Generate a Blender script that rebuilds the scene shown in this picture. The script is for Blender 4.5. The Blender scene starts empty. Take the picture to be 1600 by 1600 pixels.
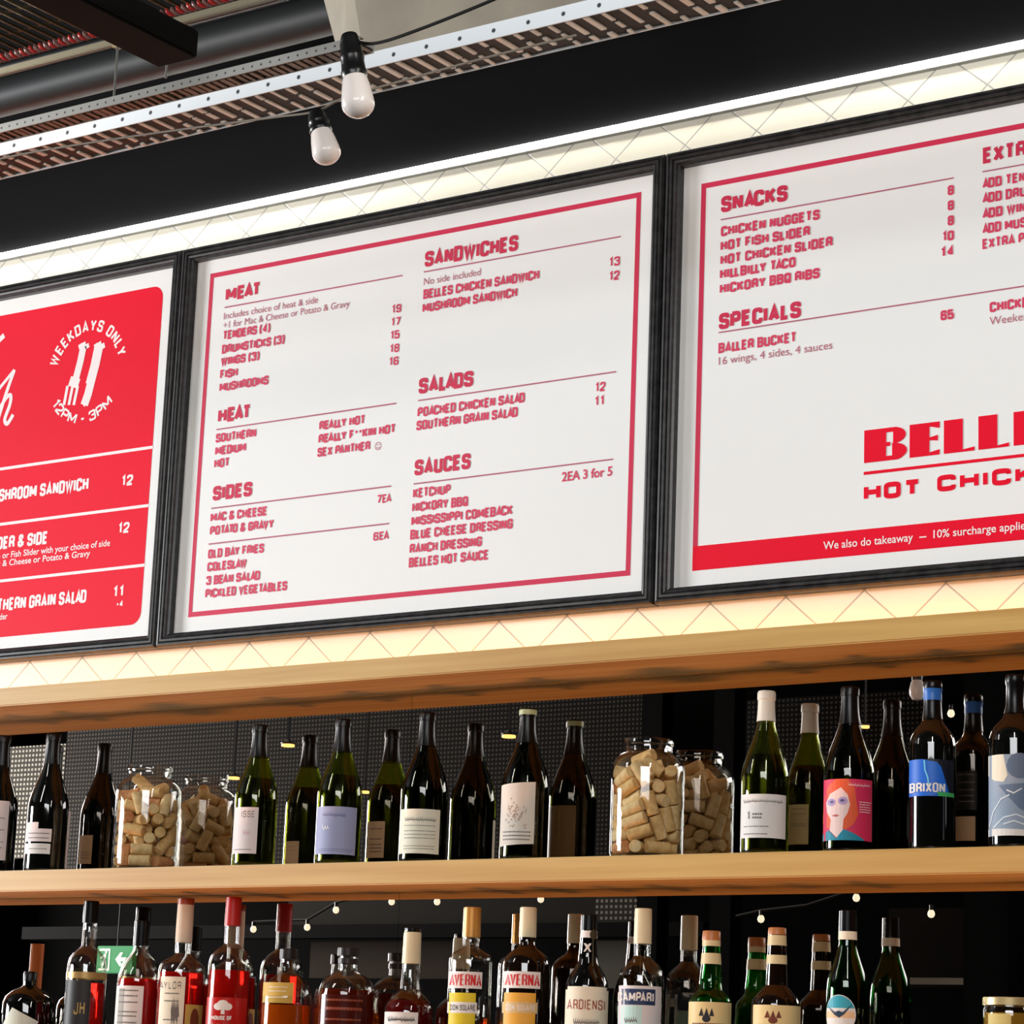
import bpy, bmesh, math, random
from mathutils import Vector, Matrix
random.seed(7)
PI = math.pi
SC = bpy.context.scene
COL = SC.collection

# ------------------------------------------------------------------ camera
CAM = Vector((3.128, -4.4, 1.55))
R_ = Vector((0.81969701, 0.57153271, 0.03804181))
U_ = Vector((0.09344861, -0.1989579, 0.97554247))
F_ = Vector((-0.56512315, 0.79609429, 0.21649413))
FPX = 4171.35
cd = bpy.data.cameras.new('camera'); cam = bpy.data.objects.new('camera', cd); COL.objects.link(cam)
cd.sensor_width = 36.0; cd.lens = FPX / 1600 * 36.0; cd.clip_start = 0.05; cd.clip_end = 100
cam.matrix_world = Matrix(((R_.x, U_.x, -F_.x, CAM.x), (R_.y, U_.y, -F_.y, CAM.y), (R_.z, U_.z, -F_.z, CAM.z), (0, 0, 0, 1)))
SC.camera = cam
# ------------------------------------------------------------------ world, exposure
w = bpy.data.worlds.new('world'); SC.world = w; w.use_nodes = True
w.node_tree.nodes['Background'].inputs[0].default_value = (0.9, 0.93, 1.0, 1)
w.node_tree.nodes['Background'].inputs[1].default_value = 0.05
SC.view_settings.view_transform = 'Standard'; SC.view_settings.look = 'None'
SC.view_settings.exposure = 0.66; SC.view_settings.gamma = 1.0
SC.view_settings.use_curve_mapping = False

def area(name, loc, target, sx, sy, power, color, spread=180):
    l = bpy.data.lights.new(name, 'AREA'); l.shape = 'RECTANGLE'; l.size = sx; l.size_y = sy
    l.energy = power; l.color = color; l.spread = math.radians(spread)
    o = bpy.data.objects.new(name, l); COL.objects.link(o); o.location = loc
    o.rotation_euler = (Vector(target) - Vector(loc)).to_track_quat('-Z', 'Y').to_euler()
    return o
# unseen fill lights added for the boards and far wall, dining room fixtures, and an added warm uplight
area('left_fill_light', (-9.0, -4.2, 2.75), (-0.2, 0, 2.7), 3.2, 1.7, 720, (0.97, 0.98, 1.0))  # unseen soft source added on the left for boards and bottle shoulders
area('rear_fill_light', (2.2, -6.3, 3.85), (0.0, 0, 2.9), 5.0, 1.0, 120, (0.97, 0.98, 1.0))  # unseen source added high behind the viewer to fill boards and shoulders
area('room_light', (-1.3, -1.95, 3.3), (-0.6, 0, 2.2), 0.10, 0.9, 7, (1.0, 0.95, 0.88))
area('room_light', (1.9, -1.95, 3.3), (0.9, 0, 2.2), 0.10, 0.9, 7, (1.0, 0.95, 0.88))
area('warm_underside_fill', (0.0, -0.5, 1.15), (0.0, -0.1, 2.37), 6.0, 0.12, 3.4, (1.0, 0.38, 0.10), 44)  # added to turn the shelf undersides orange, no known lamp here
area('far_wall_fill', (-5.2, -4.2, 4.3), (-5.0, -6.0, 2.6), 4.0, 0.4, 16, (1.0, 0.92, 0.82))  # added to brighten the far wall that the mirrors show

# ------------------------------------------------------------------ projection helpers (photo pixel -> point of a real plane)
def ray(x, y): return R_ * (x - 800) - U_ * (y - 800) + F_ * FPX
def at(x, y, Y):
    v = ray(x, y); return CAM + v * ((Y - CAM.y) / v.y)
def atz(x, y, Z):
    v = ray(x, y); return CAM + v * ((Z - CAM.z) / v.z)
def pr(p):
    v = Vector(p) - CAM; z = v.dot(F_)
    return 800 + FPX * v.dot(R_) / z, 800 - FPX * v.dot(U_) / z, z
YM = -0.014                      # face of the mirrors
def back(x, y, Y):               # what the mirror shows at a pixel, on the plane Y of the room
    p = at(x, y, 2 * YM - Y); p.y = Y; return p

# ------------------------------------------------------------------ materials
def lin(c):
    f = lambda v: v / 12.92 if v <= 0.04045 else ((v + 0.055) / 1.055) ** 2.4
    return tuple(f(v / 255.0) for v in c[:3]) + (1.0,)
MATS = {}
def mat(name, rgb=(128, 128, 128), rough=0.5, metal=0.0, trans=0.0, ior=1.45, emit=None, strength=0.0, coat=0.0, spec=0.5):
    if name in MATS: return MATS[name]
    m = bpy.data.materials.new(name); m.use_nodes = True; b = m.node_tree.nodes['Principled BSDF']
    b.inputs['Base Color'].default_value = lin(rgb); b.inputs['Roughness'].default_value = rough
    b.inputs['Metallic'].default_value = metal; b.inputs['Transmission Weight'].default_value = trans
    b.inputs['IOR'].default_value = ior; b.inputs['Coat Weight'].default_value = coat
    b.inputs['Specular IOR Level'].default_value = spec
    if emit:
        b.inputs['Emission Color'].default_value = lin(emit); b.inputs['Emission Strength'].default_value = strength
    MATS[name] = m; return m
class N:
    """tiny node helper"""
    def __init__(s, m): s.t = m.node_tree; s.b = s.t.nodes['Principled BSDF']
    def n(s, typ, **k):
        o = s.t.nodes.new(typ)
        for a, v in k.items(): setattr(o, a, v)
        return o
    def link(s, a, b): s.t.links.new(a, b)
    def math(s, op, a, b=None, c=None):
        o = s.n('ShaderNodeMath', operation=op)
        for i, v in enumerate((a, b, c)):
            if v is None: continue
            if isinstance(v, (int, float)): o.inputs[i].default_value = v
            else: s.link(v, o.inputs[i])
        return o.outputs[0]
    def xyz(s):
        tc = s.n('ShaderNodeTexCoord'); sp = s.n('ShaderNodeSeparateXYZ'); s.link(tc.outputs['Object'], sp.inputs[0])
        return sp.outputs, tc.outputs['Object']
    def mix(s, fac, a, b):
        o = s.n('ShaderNodeMix', data_type='RGBA')
        s.link(fac, o.inputs[0]) if not isinstance(fac, (int, float)) else None
        for i, v in ((6, a), (7, b)):
            if isinstance(v, tuple): o.inputs[i].default_value = v
            else: s.link(v, o.inputs[i])
        return o.outputs[2]
    def bump(s, h, strength, dist):
        o = s.n('ShaderNodeBump'); o.inputs['Strength'].default_value = strength; o.inputs['Distance'].default_value = dist
        s.link(h, o.inputs['Height']); s.link(o.outputs[0], s.b.inputs['Normal'])
def wood(name, c1, c2, scale=(1.2, 30, 30), rough=0.5):
    m = mat(name, c1, rough); k = N(m); _, oc = k.xyz()
    mp = k.n('ShaderNodeMapping'); mp.inputs['Scale'].default_value = scale; k.link(oc, mp.inputs[0])
    nz = k.n('ShaderNodeTexNoise'); nz.inputs['Scale'].default_value = 1.0; nz.inputs['Detail'].default_value = 5; k.link(mp.outputs[0], nz.inputs[0])
    r = k.n('ShaderNodeMapRange'); r.inputs[1].default_value = 0.35; r.inputs[2].default_value = 0.68; k.link(nz.outputs[0], r.inputs[0])
    k.link(k.mix(r.outputs[0], lin(c1), lin(c2)), k.b.inputs['Base Color'])
    k.bump(nz.outputs[0], 0.12, 0.002); return m
def noisy(name, c1, c2, scale, rough=0.6, metal=0.0, **kw):
    m = mat(name, c1, rough, metal, **kw); k = N(m); _, oc = k.xyz()
    nz = k.n('ShaderNodeTexNoise'); nz.inputs['Scale'].default_value = scale; nz.inputs['Detail'].default_value = 4; k.link(oc, nz.inputs[0])
    r = k.n('ShaderNodeMapRange'); r.inputs[1].default_value = 0.35; r.inputs[2].default_value = 0.65; k.link(nz.outputs[0], r.inputs[0])
    k.link(k.mix(r.outputs[0], lin(c1), lin(c2)), k.b.inputs['Base Color']); return m

# ------------------------------------------------------------------ mesh helpers
def obj(name, bm, m, parent=None, smooth=False, loc=None):
    me = bpy.data.meshes.new(name)
    bmesh.ops.recalc_face_normals(bm, faces=bm.faces)
    bm.to_mesh(me); bm.free()
    me.materials.append(m)
    if smooth:
        me.polygons.foreach_set('use_smooth', [True] * len(me.polygons)); me.set_sharp_from_angle(angle=math.radians(38))
    o = bpy.data.objects.new(name, me); COL.objects.link(o)
    if parent: o.parent = parent
    if loc: o.location = loc
    return o
def tag(o, label=None, cat=None, group=None, kind=None):
    if label: o['label'] = label
    if cat: o['category'] = cat
    if group: o['group'] = group
    if kind: o['kind'] = kind
    return o
def thing(name, label, cat, loc=(0, 0, 0), group=None):
    o = bpy.data.objects.new(name, None); COL.objects.link(o); o.location = loc
    o.empty_display_size = 0.05
    return tag(o, label, cat, group)
def struct(name, bm, m): return tag(obj(name, bm, m), kind='structure')
def box(bm, a, b):
    x0, y0, z0 = a; x1, y1, z1 = b
    v = [bm.verts.new(p) for p in ((x0, y0, z0), (x1, y0, z0), (x1, y1, z0), (x0, y1, z0), (x0, y0, z1), (x1, y0, z1), (x1, y1, z1), (x0, y1, z1))]
    for f in ((0, 3, 2, 1), (4, 5, 6, 7), (0, 1, 5, 4), (1, 2, 6, 5), (2, 3, 7, 6), (3, 0, 4, 7)): bm.faces.new([v[i] for i in f])
    return bm
def B(a, b, bev=0.0):
    bm = box(bmesh.new(), a, b)
    if bev: bmesh.ops.bevel(bm, geom=list(bm.edges), offset=bev, segments=2, affect='EDGES')
    return bm
def tube(bm, pts, r, seg=10, caps=True):
    pts = [Vector(p) for p in pts]; rings = []
    for i, p in enumerate(pts):
        d = (pts[min(i + 1, len(pts) - 1)] - pts[max(i - 1, 0)]).normalized()
        a = d.cross(Vector((0, 0, 1))); a = a.normalized() if a.length > 1e-4 else Vector((1, 0, 0)); c = d.cross(a)
        rr = r[i] if isinstance(r, (list, tuple)) else r
        rings.append([bm.verts.new(p + a * rr * math.cos(2 * PI * k / seg) + c * rr * math.sin(2 * PI * k / seg)) for k in range(seg)])
    for A, Bq in zip(rings, rings[1:]):
        for k in range(seg): bm.faces.new((A[k], A[(k + 1) % seg], Bq[(k + 1) % seg], Bq[k]))
    if caps:
        bm.faces.new(rings[0]); bm.faces.new(rings[-1])
    return bm
def lathe(bm, prof, seg=40, m=None):
    """closed solid of revolution; prof from axis (r=0) to axis"""
    rings = []
    for r, z in prof:
        if r < 1e-6: rings.append([bm.verts.new((0, 0, z))])
        else: rings.append([bm.verts.new((r * math.cos(2 * PI * k / seg), r * math.sin(2 * PI * k / seg), z)) for k in range(seg)])
    for A, Q in zip(rings, rings[1:]):
        for k in range(seg):
            k2 = (k + 1) % seg
            if len(A) == 1 and len(Q) == 1: continue
            if len(A) == 1: bm.faces.new((A[0], Q[k], Q[k2]))
            elif len(Q) == 1: bm.faces.new((A[k], A[k2], Q[0]))
            else: bm.faces.new((A[k], A[k2], Q[k2], Q[k]))
    return bm

# ------------------------------------------------------------------ lettering: condensed grotesque drawn as strokes
# a point is (x, y[, fillet]); a glyph is (relative width, [paths]); 'c' as last item closes a path
G = {}
def g(ch, wd, *paths): G[ch] = (wd, paths)
f1 = 1
g('A', 1.08, [(0, 0), (.5, 1), (1, 0)], [(.17, .28), (.83, .28)])
g('B', 1, [(0, .52), (0, 1), (1, 1, 1), (1, .52, 1), 'c'], [(0, 0), (0, .52), (1, .52, 1), (1, 0, 1), 'c'])
g('C', 1, [(1, .7), (1, 1, 1), (0, 1, 1), (0, 0, 1), (1, 0, 1), (1, .3)])
g('D', 1, [(0, 0), (0, 1), (1, 1, 1), (1, 0, 1), 'c'])
g('E', .86, [(1, 1), (0, 1), (0, 0), (1, 0)], [(0, .52), (.85, .52)])
g('F', .82, [(1, 1), (0, 1), (0, 0)], [(0, .5), (.85, .5)])
g('G', 1, [(1, .7), (1, 1, 1), (0, 1, 1), (0, 0, 1), (1, 0, 1), (1, .46), (.55, .46)])
g('H', 1, [(0, 0), (0, 1)], [(1, 0), (1, 1)], [(0, .52), (1, .52)])
g('I', .02, [(.5, 0), (.5, 1)])
g('J', .85, [(0, .3), (0, 0, 1), (1, 0, 1), (1, 1)])
g('K', 1, [(0, 0), (0, 1)], [(1, 1), (.12, .42)], [(.35, .58), (1, 0)])
g('L', .72, [(0, 1), (0, 0), (1, 0)])
g('M', 1.4, [(0, 0), (0, 1)], [(.03, .97), (.5, .2)], [(.5, .2), (.97, .97)], [(1, 0), (1, 1)])
g('N', 1, [(0, 0), (0, 1)], [(.02, .97), (.98, .03)], [(1, 0), (1, 1)])
g('O', 1, [(0, 0, 1), (0, 1, 1), (1, 1, 1), (1, 0, 1), 'c'])
g('P', 1, [(0, 0), (0, 1)], [(0, 1), (1, 1, 1), (1, .45, 1), (0, .45)])
g('Q', 1, [(0, 0, 1), (0, 1, 1), (1, 1, 1), (1, 0, 1), 'c'], [(.5, .34), (1.15, -.12)])
g('R', 1, [(0, 0), (0, 1)], [(0, 1), (1, 1, 1), (1, .48, 1), (0, .48)], [(.5, .48), (1, .36, 1), (1, 0)])
g('S', 1, [(1, .72), (1, 1, 1), (0, 1, 1), (0, .54, 1), (1, .5, 1), (1, 0, 1), (0, 0, 1), (0, .28)])
g('T', .95, [(0, 1), (1, 1)], [(.5, 1), (.5, 0)])
g('U', 1, [(0, 1), (0, 0, 1), (1, 0, 1), (1, 1)])
g('V', 1.05, [(0, 1), (.5, 0), (1, 1)])
g('W', 1.5, [(0, 1), (.25, 0), (.5, .9), (.75, 0), (1, 1)])
g('X', 1.05, [(0, 0), (1, 1)], [(0, 1), (1, 0)])
g('Y', 1.05, [(0, 1), (.5, .45), (1, 1)], [(.5, .45), (.5, 0)])
g('Z', .95, [(0, 1), (1, 1), (0, 0), (1, 0)])
g('1', .5, [(0, .8), (.7, 1), (.7, 0)])
g('2', 1, [(0, .7), (0, 1, 1), (1, 1, 1), (1, .55, 1), (0, .12), (0, 0), (1, 0)])
g('3', 1, [(0, .74), (0, 1, 1), (1, 1, 1), (1, .54, 1), (.35, .54)], [(.35, .54), (1, .54, 1), (1, 0, 1), (0, 0, 1), (0, .26)])
g('4', 1, [(.78, 0), (.78, 1), (0, .3)], [(0, .28), (1.05, .28)])
g('5', 1, [(1, 1), (0, 1), (0, .52), (1, .6, 1), (1, 0, 1), (0, 0, 1), (0, .26)])
g('6', 1, [(1, .74), (1, 1, 1), (0, 1, 1), (0, .3)], [(0, 0, 1), (0, .56, 1), (1, .56, 1), (1, 0, 1), 'c'])
g('7', .95, [(0, 1), (1, 1), (.35, 0)])
g('8', 1, [(0, .53, 1), (0, 1, 1), (1, 1, 1), (1, .53, 1), 'c'], [(0, .53, 1), (0, 0, 1), (1, 0, 1), (1, .53, 1), 'c'])
g('9', 1, [(0, .26), (0, 0, 1), (1, 0, 1), (1, .7)], [(0, .44, 1), (0, 1, 1), (1, 1, 1), (1, .44, 1), 'c'])
g('0', 1, [(0, 0, 1), (0, 1, 1), (1, 1, 1), (1, 0, 1), 'c'])
g('&', 1.1, [(1.05, 0), (.15, .72), (.15, 1, 1), (.8, 1, 1), (.8, .7)], [(.75, .66), (0, .35), (0, 0, 1), (.8, 0, 1), (1.05, .4)])
g('(', .3, [(1, 1.1), (0, .85), (0, .1), (1, -.15)])
g(')', .3, [(0, 1.1), (1, .85), (1, .1), (0, -.15)])
g('*', .5, [(0, .75), (1, .75)], [(.5, .6), (.5, .95)])
g('-', .5, [(0, .45), (1, .45)])
g('+', .6, [(0, .45), (1, .45)], [(.5, .2), (.5, .7)])
g('.', .05, [(.5, 0), (.5, .04)])
def fillet(path, rx, ry):
    closed = path[-1] == 'c'; p = [q for q in path if q != 'c']; out = []; n = len(p)
    for i, q in enumerate(p):
        v = Vector((q[0] * 1.0, q[1] * 1.0))
        if len(q) > 2 and (closed or 0 < i < n - 1):
            a = Vector(p[i - 1][:2]); b = Vector(p[(i + 1) % n][:2])
            def cut(o):
                d = o - v; return v + d * min(.5, (rx * abs(d.x) + ry * abs(d.y)) / max(1e-9, abs(d.x) + abs(d.y)) / max(1e-9, d.length))
            s, e = cut(a), cut(b)
            for t in (0, .25, .5, .75, 1): out.append(s * (1 - t) ** 2 + v * 2 * t * (1 - t) + e * t * t)
        else: out.append(v)
    return out, closed
def thick(bm, pts, t, closed, put):
    n = len(pts); L = []; Rr = []
    for i, p in enumerate(pts):
        a = pts[i - 1] if (i or closed) else None; b = pts[(i + 1) % n] if (i < n - 1 or closed) else None
        d1 = (p - a).normalized() if a is not None and (p - a).length > 1e-9 else None
        d2 = (b - p).normalized() if b is not None and (b - p).length > 1e-9 else None
        d1 = d1 or d2; d2 = d2 or d1
        n1 = Vector((-d1.y, d1.x)); n2 = Vector((-d2.y, d2.x)); m = n1 + n2
        m = n1 if m.length < 1e-3 else m.normalized()
        k = t / 2 / max(.45, m.dot(n1)); L.append(p + m * k); Rr.append(p - m * k)
    lv = [bm.verts.new(put(q)) for q in L]; rv = [bm.verts.new(put(q)) for q in Rr]
    for i in range(n if closed else n - 1):
        j = (i + 1) % n
        try: bm.faces.new((lv[i], lv[j], rv[j], rv[i]))
        except ValueError: pass
def kern(c, d): return (.5 if c + d in ('AT', 'TA', 'AY', 'LT', 'LY', 'VA', 'AV', 'AW', 'WA', 'TO', 'EA', 'LA', 'AD', 'AC', 'FA', 'PA', 'LL', 'EY') else 1.0)
def adv(s, gap): return sum((.75 if c == ' ' else G[c][0] + (gap * kern(c, d) if d else 0)) for c, d in zip(s, list(s[1:]) + ['']))
def letters(bm, s, width, h, put, weight=.22, gap=.68):
    """upper-case stroke text filling width; put maps (x, y) in metres to 3-D"""
    tot = adv(s, gap); cw = width / (tot + .4); t = min(weight * h, .56 * cw); x = t / 2
    for c, d_ in zip(s, list(s[1:]) + ['']):
        if c == ' ': x += .75 * cw; continue
        wd, paths = G[c]; gw = wd * cw
        for path in paths:
            pts, cl = fillet(path, .42, .17)
            q = [Vector((x + v.x * gw, t / 2 + v.y * (h - t))) for v in pts]
            thick(bm, q, t, cl, put)
        x += gw + gap * cw * kern(c, d_)
def typeset(s, width, h, bold=0.0):
    """mixed-case text from the built-in face: list of polygons in metres, cap height h, fitted to width"""
    c = bpy.data.curves.new('type', 'FONT'); c.body = s; c.size = 1.0; c.offset = bold; c.resolution_u = 3
    o = bpy.data.objects.new('type', c); COL.objects.link(o)
    me = bpy.data.meshes.new_from_object(o.evaluated_get(bpy.context.evaluated_depsgraph_get()))
    bpy.data.objects.remove(o); bpy.data.curves.remove(c)
    xs = [v.co.x for v in me.vertices]; x0, x1 = min(xs), max(xs); sx = width / (x1 - x0) if width else h / .73
    vs = [Vector(((v.co.x - x0) * sx, v.co.y * h / .73)) for v in me.vertices]
    fs = [tuple(p.vertices) for p in me.polygons]; bpy.data.meshes.remove(me)
    return vs, fs
def add_type(bm, s, width, h, put, bold=0.0):
    vs, fs = typeset(s, width, h, bold); bv = [bm.verts.new(put(v)) for v in vs]
    for f in fs:
        try: bm.faces.new([bv[i] for i in f])
        except ValueError: pass
def spread(bm, axis, step):
    """lift overlapping pen strokes a hair apart"""
    seen = set(); k_ = 0
    for v0 in bm.verts:
        if v0 in seen: continue
        st = [v0]; seen.add(v0); isl = []
        while st:
            v = st.pop(); isl.append(v)
            for e in v.link_edges:
                o = e.other_vert(v)
                if o not in seen: seen.add(o); st.append(o)
        for v in isl: v.co[axis] += step * (k_ % 7)
        k_ += 1
def poly(bm, pts, put):
    return bm.faces.new([bm.verts.new(put(Vector(p))) for p in pts])
def ring(cx, cy, rx, ry, n=24, a0=0, a1=2 * PI):
    return [(cx + rx * math.cos(a0 + (a1 - a0) * i / n), cy + ry * math.sin(a0 + (a1 - a0) * i / n)) for i in range(n + (0 if abs(a1 - a0 - 2 * PI) < 1e-6 else 1))]
# ================================================================== THE SETTING
TOPZ, Z_LED = 4.6, 3.534
tile = mat('white_tile', (238, 236, 226), 0.25); k = N(tile); (X, Y, Z), _ = k.xyz()
PZ, HH, X0, ZT = 0.16825, 0.0739, -1.4526, 3.4805
a = k.math('DIVIDE', k.math('SUBTRACT', X, X0), PZ); b = k.math('DIVIDE', k.math('SUBTRACT', Z, ZT), 2 * HH)
def tri(e): return k.math('ABSOLUTE', k.math('SUBTRACT', k.math('FRACT', k.math('ADD', e, 100.5)), 0.5))
d = k.math('MINIMUM', tri(k.math('ADD', a, b)), tri(k.math('SUBTRACT', a, b)))
mr = k.n('ShaderNodeMapRange'); mr.inputs[1].default_value = .008; mr.inputs[2].default_value = .018; k.link(d, mr.inputs[0])
k.link(k.mix(mr.outputs[0], lin((178, 175, 166)), lin((244, 238, 220))), k.b.inputs['Base Color'])
k.bump(mr.outputs[0], .35, .002)
black_wall = mat('black_paint', (26, 26, 27), 0.8, spec=.03)
dark = mat('dark_room_paint', (9, 9, 9), 0.9, spec=.05)
floor_m = noisy('polished_concrete', (92, 84, 76), (70, 64, 58), 3.0, .35)
struct('floor', B((-9.5, -7, -.1), (6.5, .3, 0)), floor_m)
struct('ceiling', B((-9.5, -7, TOPZ), (6.5, .3, TOPZ + .1)), mat('black_ceiling', (12, 12, 12), .8))
struct('wall_back', B((-9.5, .03, 0), (6.5, .2, TOPZ)), dark)
struct('wall_left', B((-9.6, -7, 0), (-9.4, .2, TOPZ)), dark)
struct('wall_right', B((6.4, -7, 0), (6.6, .2, TOPZ)), dark)
struct('wall_front', B((-9.5, -7.1, 0), (6.5, -6.6, TOPZ)), mat('dark_plaster', (9, 9, 9), .9, spec=.05))
tl = B((-4.2, .008, 2.36), (4.4, .03, Z_LED)); struct('wall_tile', tl, tile)
struct('trim_1', B((-4.2, -.004, Z_LED + .017), (4.4, .03, TOPZ)), black_wall)   # black bulkhead above the light

# ------------------------------------------------------------------ shelves
oak = wood('oak_face', (200, 165, 98), (182, 141, 74), (1.5, 40, 40), .45)
def shelf(name, label, yf, z0, z1, lip=0.0):
    o = obj(name, B((-4.0, yf, z0), (4.2, YM, z1), .0025), oak)
    return tag(o, label, 'shelf')
YF = -.2
shelf('oak_shelf', 'thick oak shelf right below the menu boards, warm light glowing behind it', YF, 2.378, 2.4197)
shelf('oak_shelf', 'oak shelf carrying the wine bottles and the two jars of corks', -.18, 1.966, 2.0122)
shelf('oak_shelf', 'oak shelf carrying the spirit bottles at the bottom edge of the photo', -.19, 1.552, 1.600)
SH1, SH2 = 2.0122, 1.600
# ------------------------------------------------------------------ mirrors behind the bottles
mir = mat('mirror_silver', (212, 206, 200), 0.0, 1.0)
def mirror(px0, z0, z1, x0, x1, label):
    t = obj('mirror_panel', B((x0 + .0004, YM, z0), (x1 - .0004, YM + .006, z1)), mir)
    return tag(t, label, 'mirror')
xj = at(642, 1130, YM).x; xk = at(621, 1470, YM).x
mirror(0, 2.0125, 2.3778, -4.0, xj, 'mirror behind the wine bottles, pane to the left of the thin joint')
mirror(0, 2.0125, 2.3778, xj, 4.2, 'mirror behind the wine bottles, pane to the right of the thin joint')
mirror(0, 1.6003, 1.9658, -4.0, xk, 'mirror behind the spirit bottles, pane to the left of the thin joint')
mirror(0, 1.6003, 1.9658, xk, 4.2, 'mirror behind the spirit bottles, pane to the right of the thin joint')

# ------------------------------------------------------------------ linear lights
alu = mat('aluminium', (150, 150, 148), .35, .9)
t = thing('led_strip_light', 'glowing white light strip running above the menu boards', 'light strip', (0, 0, Z_LED))
bm = bmesh.new(); n = 8
pf = [(-.002 - .014 * math.sin(PI * i / n), .0015 + .0145 * (1 - math.cos(PI * i / n)) / 2) for i in range(n + 1)]
rows = [[bm.verts.new((x, y, z)) for y, z in pf] for x in (-4.2, 4.4)]
for i in range(n): bm.faces.new((rows[0][i], rows[0][i + 1], rows[1][i + 1], rows[1][i]))
bm.faces.new(rows[0]); bm.faces.new(rows[1]); bm.faces.new((rows[0][0], rows[0][-1], rows[1][-1], rows[1][0]))
obj('diffuser', bm, mat('white_light', (255, 255, 255), .5, emit=(255, 252, 244), strength=18.0), t)
bm = box(bmesh.new(), (-4.2, -.006, -.0015), (4.4, .008, .0012)); box(bm, (-4.2, -.002, .0012), (4.4, .008, .0168))
obj('profile', bm, alu, t)
t = thing('led_strip_light', 'warm amber light strip hidden behind the lip of the upper oak shelf', 'light strip', (0, -.024, 2.4197))
obj('diffuser', B((-4.0, -.006, .003), (4.2, .006, .012), .002), mat('amber_light', (255, 190, 90), .5, emit=(255, 158, 8), strength=9.5), t)
obj('profile', B((-4.0, -.008, 0), (4.2, .008, .003)), alu, t)

# ================================================================== MENU BOARDS
frame_m = noisy('black_carved_wood', (28, 28, 29), (50, 50, 51), 60, .34)
paper = mat('white_poster', (243, 243, 241), .55, spec=.3)
red = mat('poster_red', (238, 10, 46), .55, spec=.15)
ink = mat('poster_red_ink', (218, 66, 98), .55, spec=.3)
hink = mat('poster_heading_ink', (212, 48, 82), .55, spec=.3)
rule = mat('poster_rule_ink', (186, 104, 122), .55, spec=.3)
wink = mat('poster_white_ink', (250, 238, 238), .55, spec=.3)
ZB0, ZB1, FW, FT = 2.5518, 3.4271, .0305, .026
def frame(root, x0, x1, z0, z1):
    pf = [(0, .006), (0, -.020), (.003, -.025), (.0075, -.026), (.0095, -.0222), (.0115, -.0258), (.0165, -.0258), (.0185, -.0215), (.0205, -.024), (.0245, -.0225), (.0262, -.0175), (.0305, -.0145), (.0305, .006)]
    cor = [(x0 - FW, z0 - FW, 1, 1), (x1 + FW, z0 - FW, -1, 1), (x1 + FW, z1 + FW, -1, -1), (x0 - FW, z1 + FW, 1, -1)]
    for i in range(4):
        bm = bmesh.new(); a, b = cor[i], cor[(i + 1) % 4]
        ra = [bm.verts.new((a[0] + a[2] * w_, y, a[1] + a[3] * w_)) for w_, y in pf]
        rb = [bm.verts.new((b[0] + b[2] * w_, y, b[1] + b[3] * w_)) for w_, y in pf]
        for j in range(len(pf) - 1): bm.faces.new((ra[j], ra[j + 1], rb[j + 1], rb[j]))
        bm.faces.new(ra); bm.faces.new(rb)
        obj('frame_rail', bm, frame_m, root)
class Page:
    """one printed sheet; every mark is given by photo pixels and lies flat on the sheet"""
    def __init__(s, root): s.root = root; s.b = {}
    def bm(s, part, at_=None):
        """lines that stand close together form one block of print"""
        L_ = s.b.setdefault(part, [])
        if at_ is None: at_ = (None, None)
        for e in L_:
            if at_[0] is None or (abs(e[1] - at_[0]) < .10 and abs(e[2] - at_[1]) < .075):
                e[2] = at_[1]; e[1] = at_[0]; return e[0]
        e = [bmesh.new(), at_[0], at_[1]]; L_.append(e); return e[0]
    def put(s, x0, z0, lay):
        return lambda v: (x0 + v.x, -.0005 * lay, z0 + v.y)
    def line(s, part, x0, y0, x1, y1, cap, txt, lower=False, bold=0.0, lay=2, weight=.27, gap=.68):
        p, q = at(x0, y0, 0), at(x1, y1, 0); z = (p.z + q.z) / 2
        h = cap / FPX * pr(p)[2] * 1.02; wd = q.x - p.x
        bm_ = s.bm(part, (p.x, z))
        if lower: add_type(bm_, txt, wd, h, s.put(p.x, z, lay), bold)
        else: letters(bm_, txt, wd, h, s.put(p.x, z, lay), weight, gap)
    def rule(s, x0, y0, x1, y1, px=2.2, part='rule_marking', lay=2):
        p, q = at(x0, y0, 0), at(x1, y1, 0); z = (p.z + q.z) / 2; h = px / FPX * pr(p)[2]
        poly(s.bm(part, (p.x, z)), [(0, -h / 2), (q.x - p.x, -h / 2), (q.x - p.x, h / 2), (0, h / 2)], s.put(p.x, z, lay))
    def border(s, x0, x1, z0, z1, t, part='red_border'):
        bm = s.bm(part); pt = s.put(0, 0, 1)
        for a in ([(x0, z0), (x1, z0), (x1, z0 + t), (x0, z0 + t)], [(x0, z1 - t), (x1, z1 - t), (x1, z1), (x0, z1)], [(x0, z0 + t), (x0 + t, z0 + t), (x0 + t, z1 - t), (x0, z1 - t)], [(x1 - t, z0 + t), (x1, z0 + t), (x1, z1 - t), (x1 - t, z1 - t)]):
            poly(bm, a, pt)
    def done(s, **mats):
        for part, blocks in s.b.items():
            for e in blocks:
                spread(e[0], 1, -.00002)
                obj(part, e[0], mats.get(part, ink), s.root)
def board(label, x0, x1):
    t = thing('menu_board', label, 'menu board', (0, 0, 0), 'framed menu boards above the shelves')
    obj('poster', B((x0 - .004, 0, ZB0 - .004), (x1 + .004, .0055, ZB1 + .004)), paper, t)
    frame(t, x0, x1, ZB0, ZB1); return t, Page(t)
XL1 = -.9787; XL2, XR2 = -.2080 * 4.4, .07649 * 4.4; XL3 = .09143 * 4.4
XL2 = -.9150; XR2 = .3365; XL3 = .4023; WB = XR2 - XL2
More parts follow.
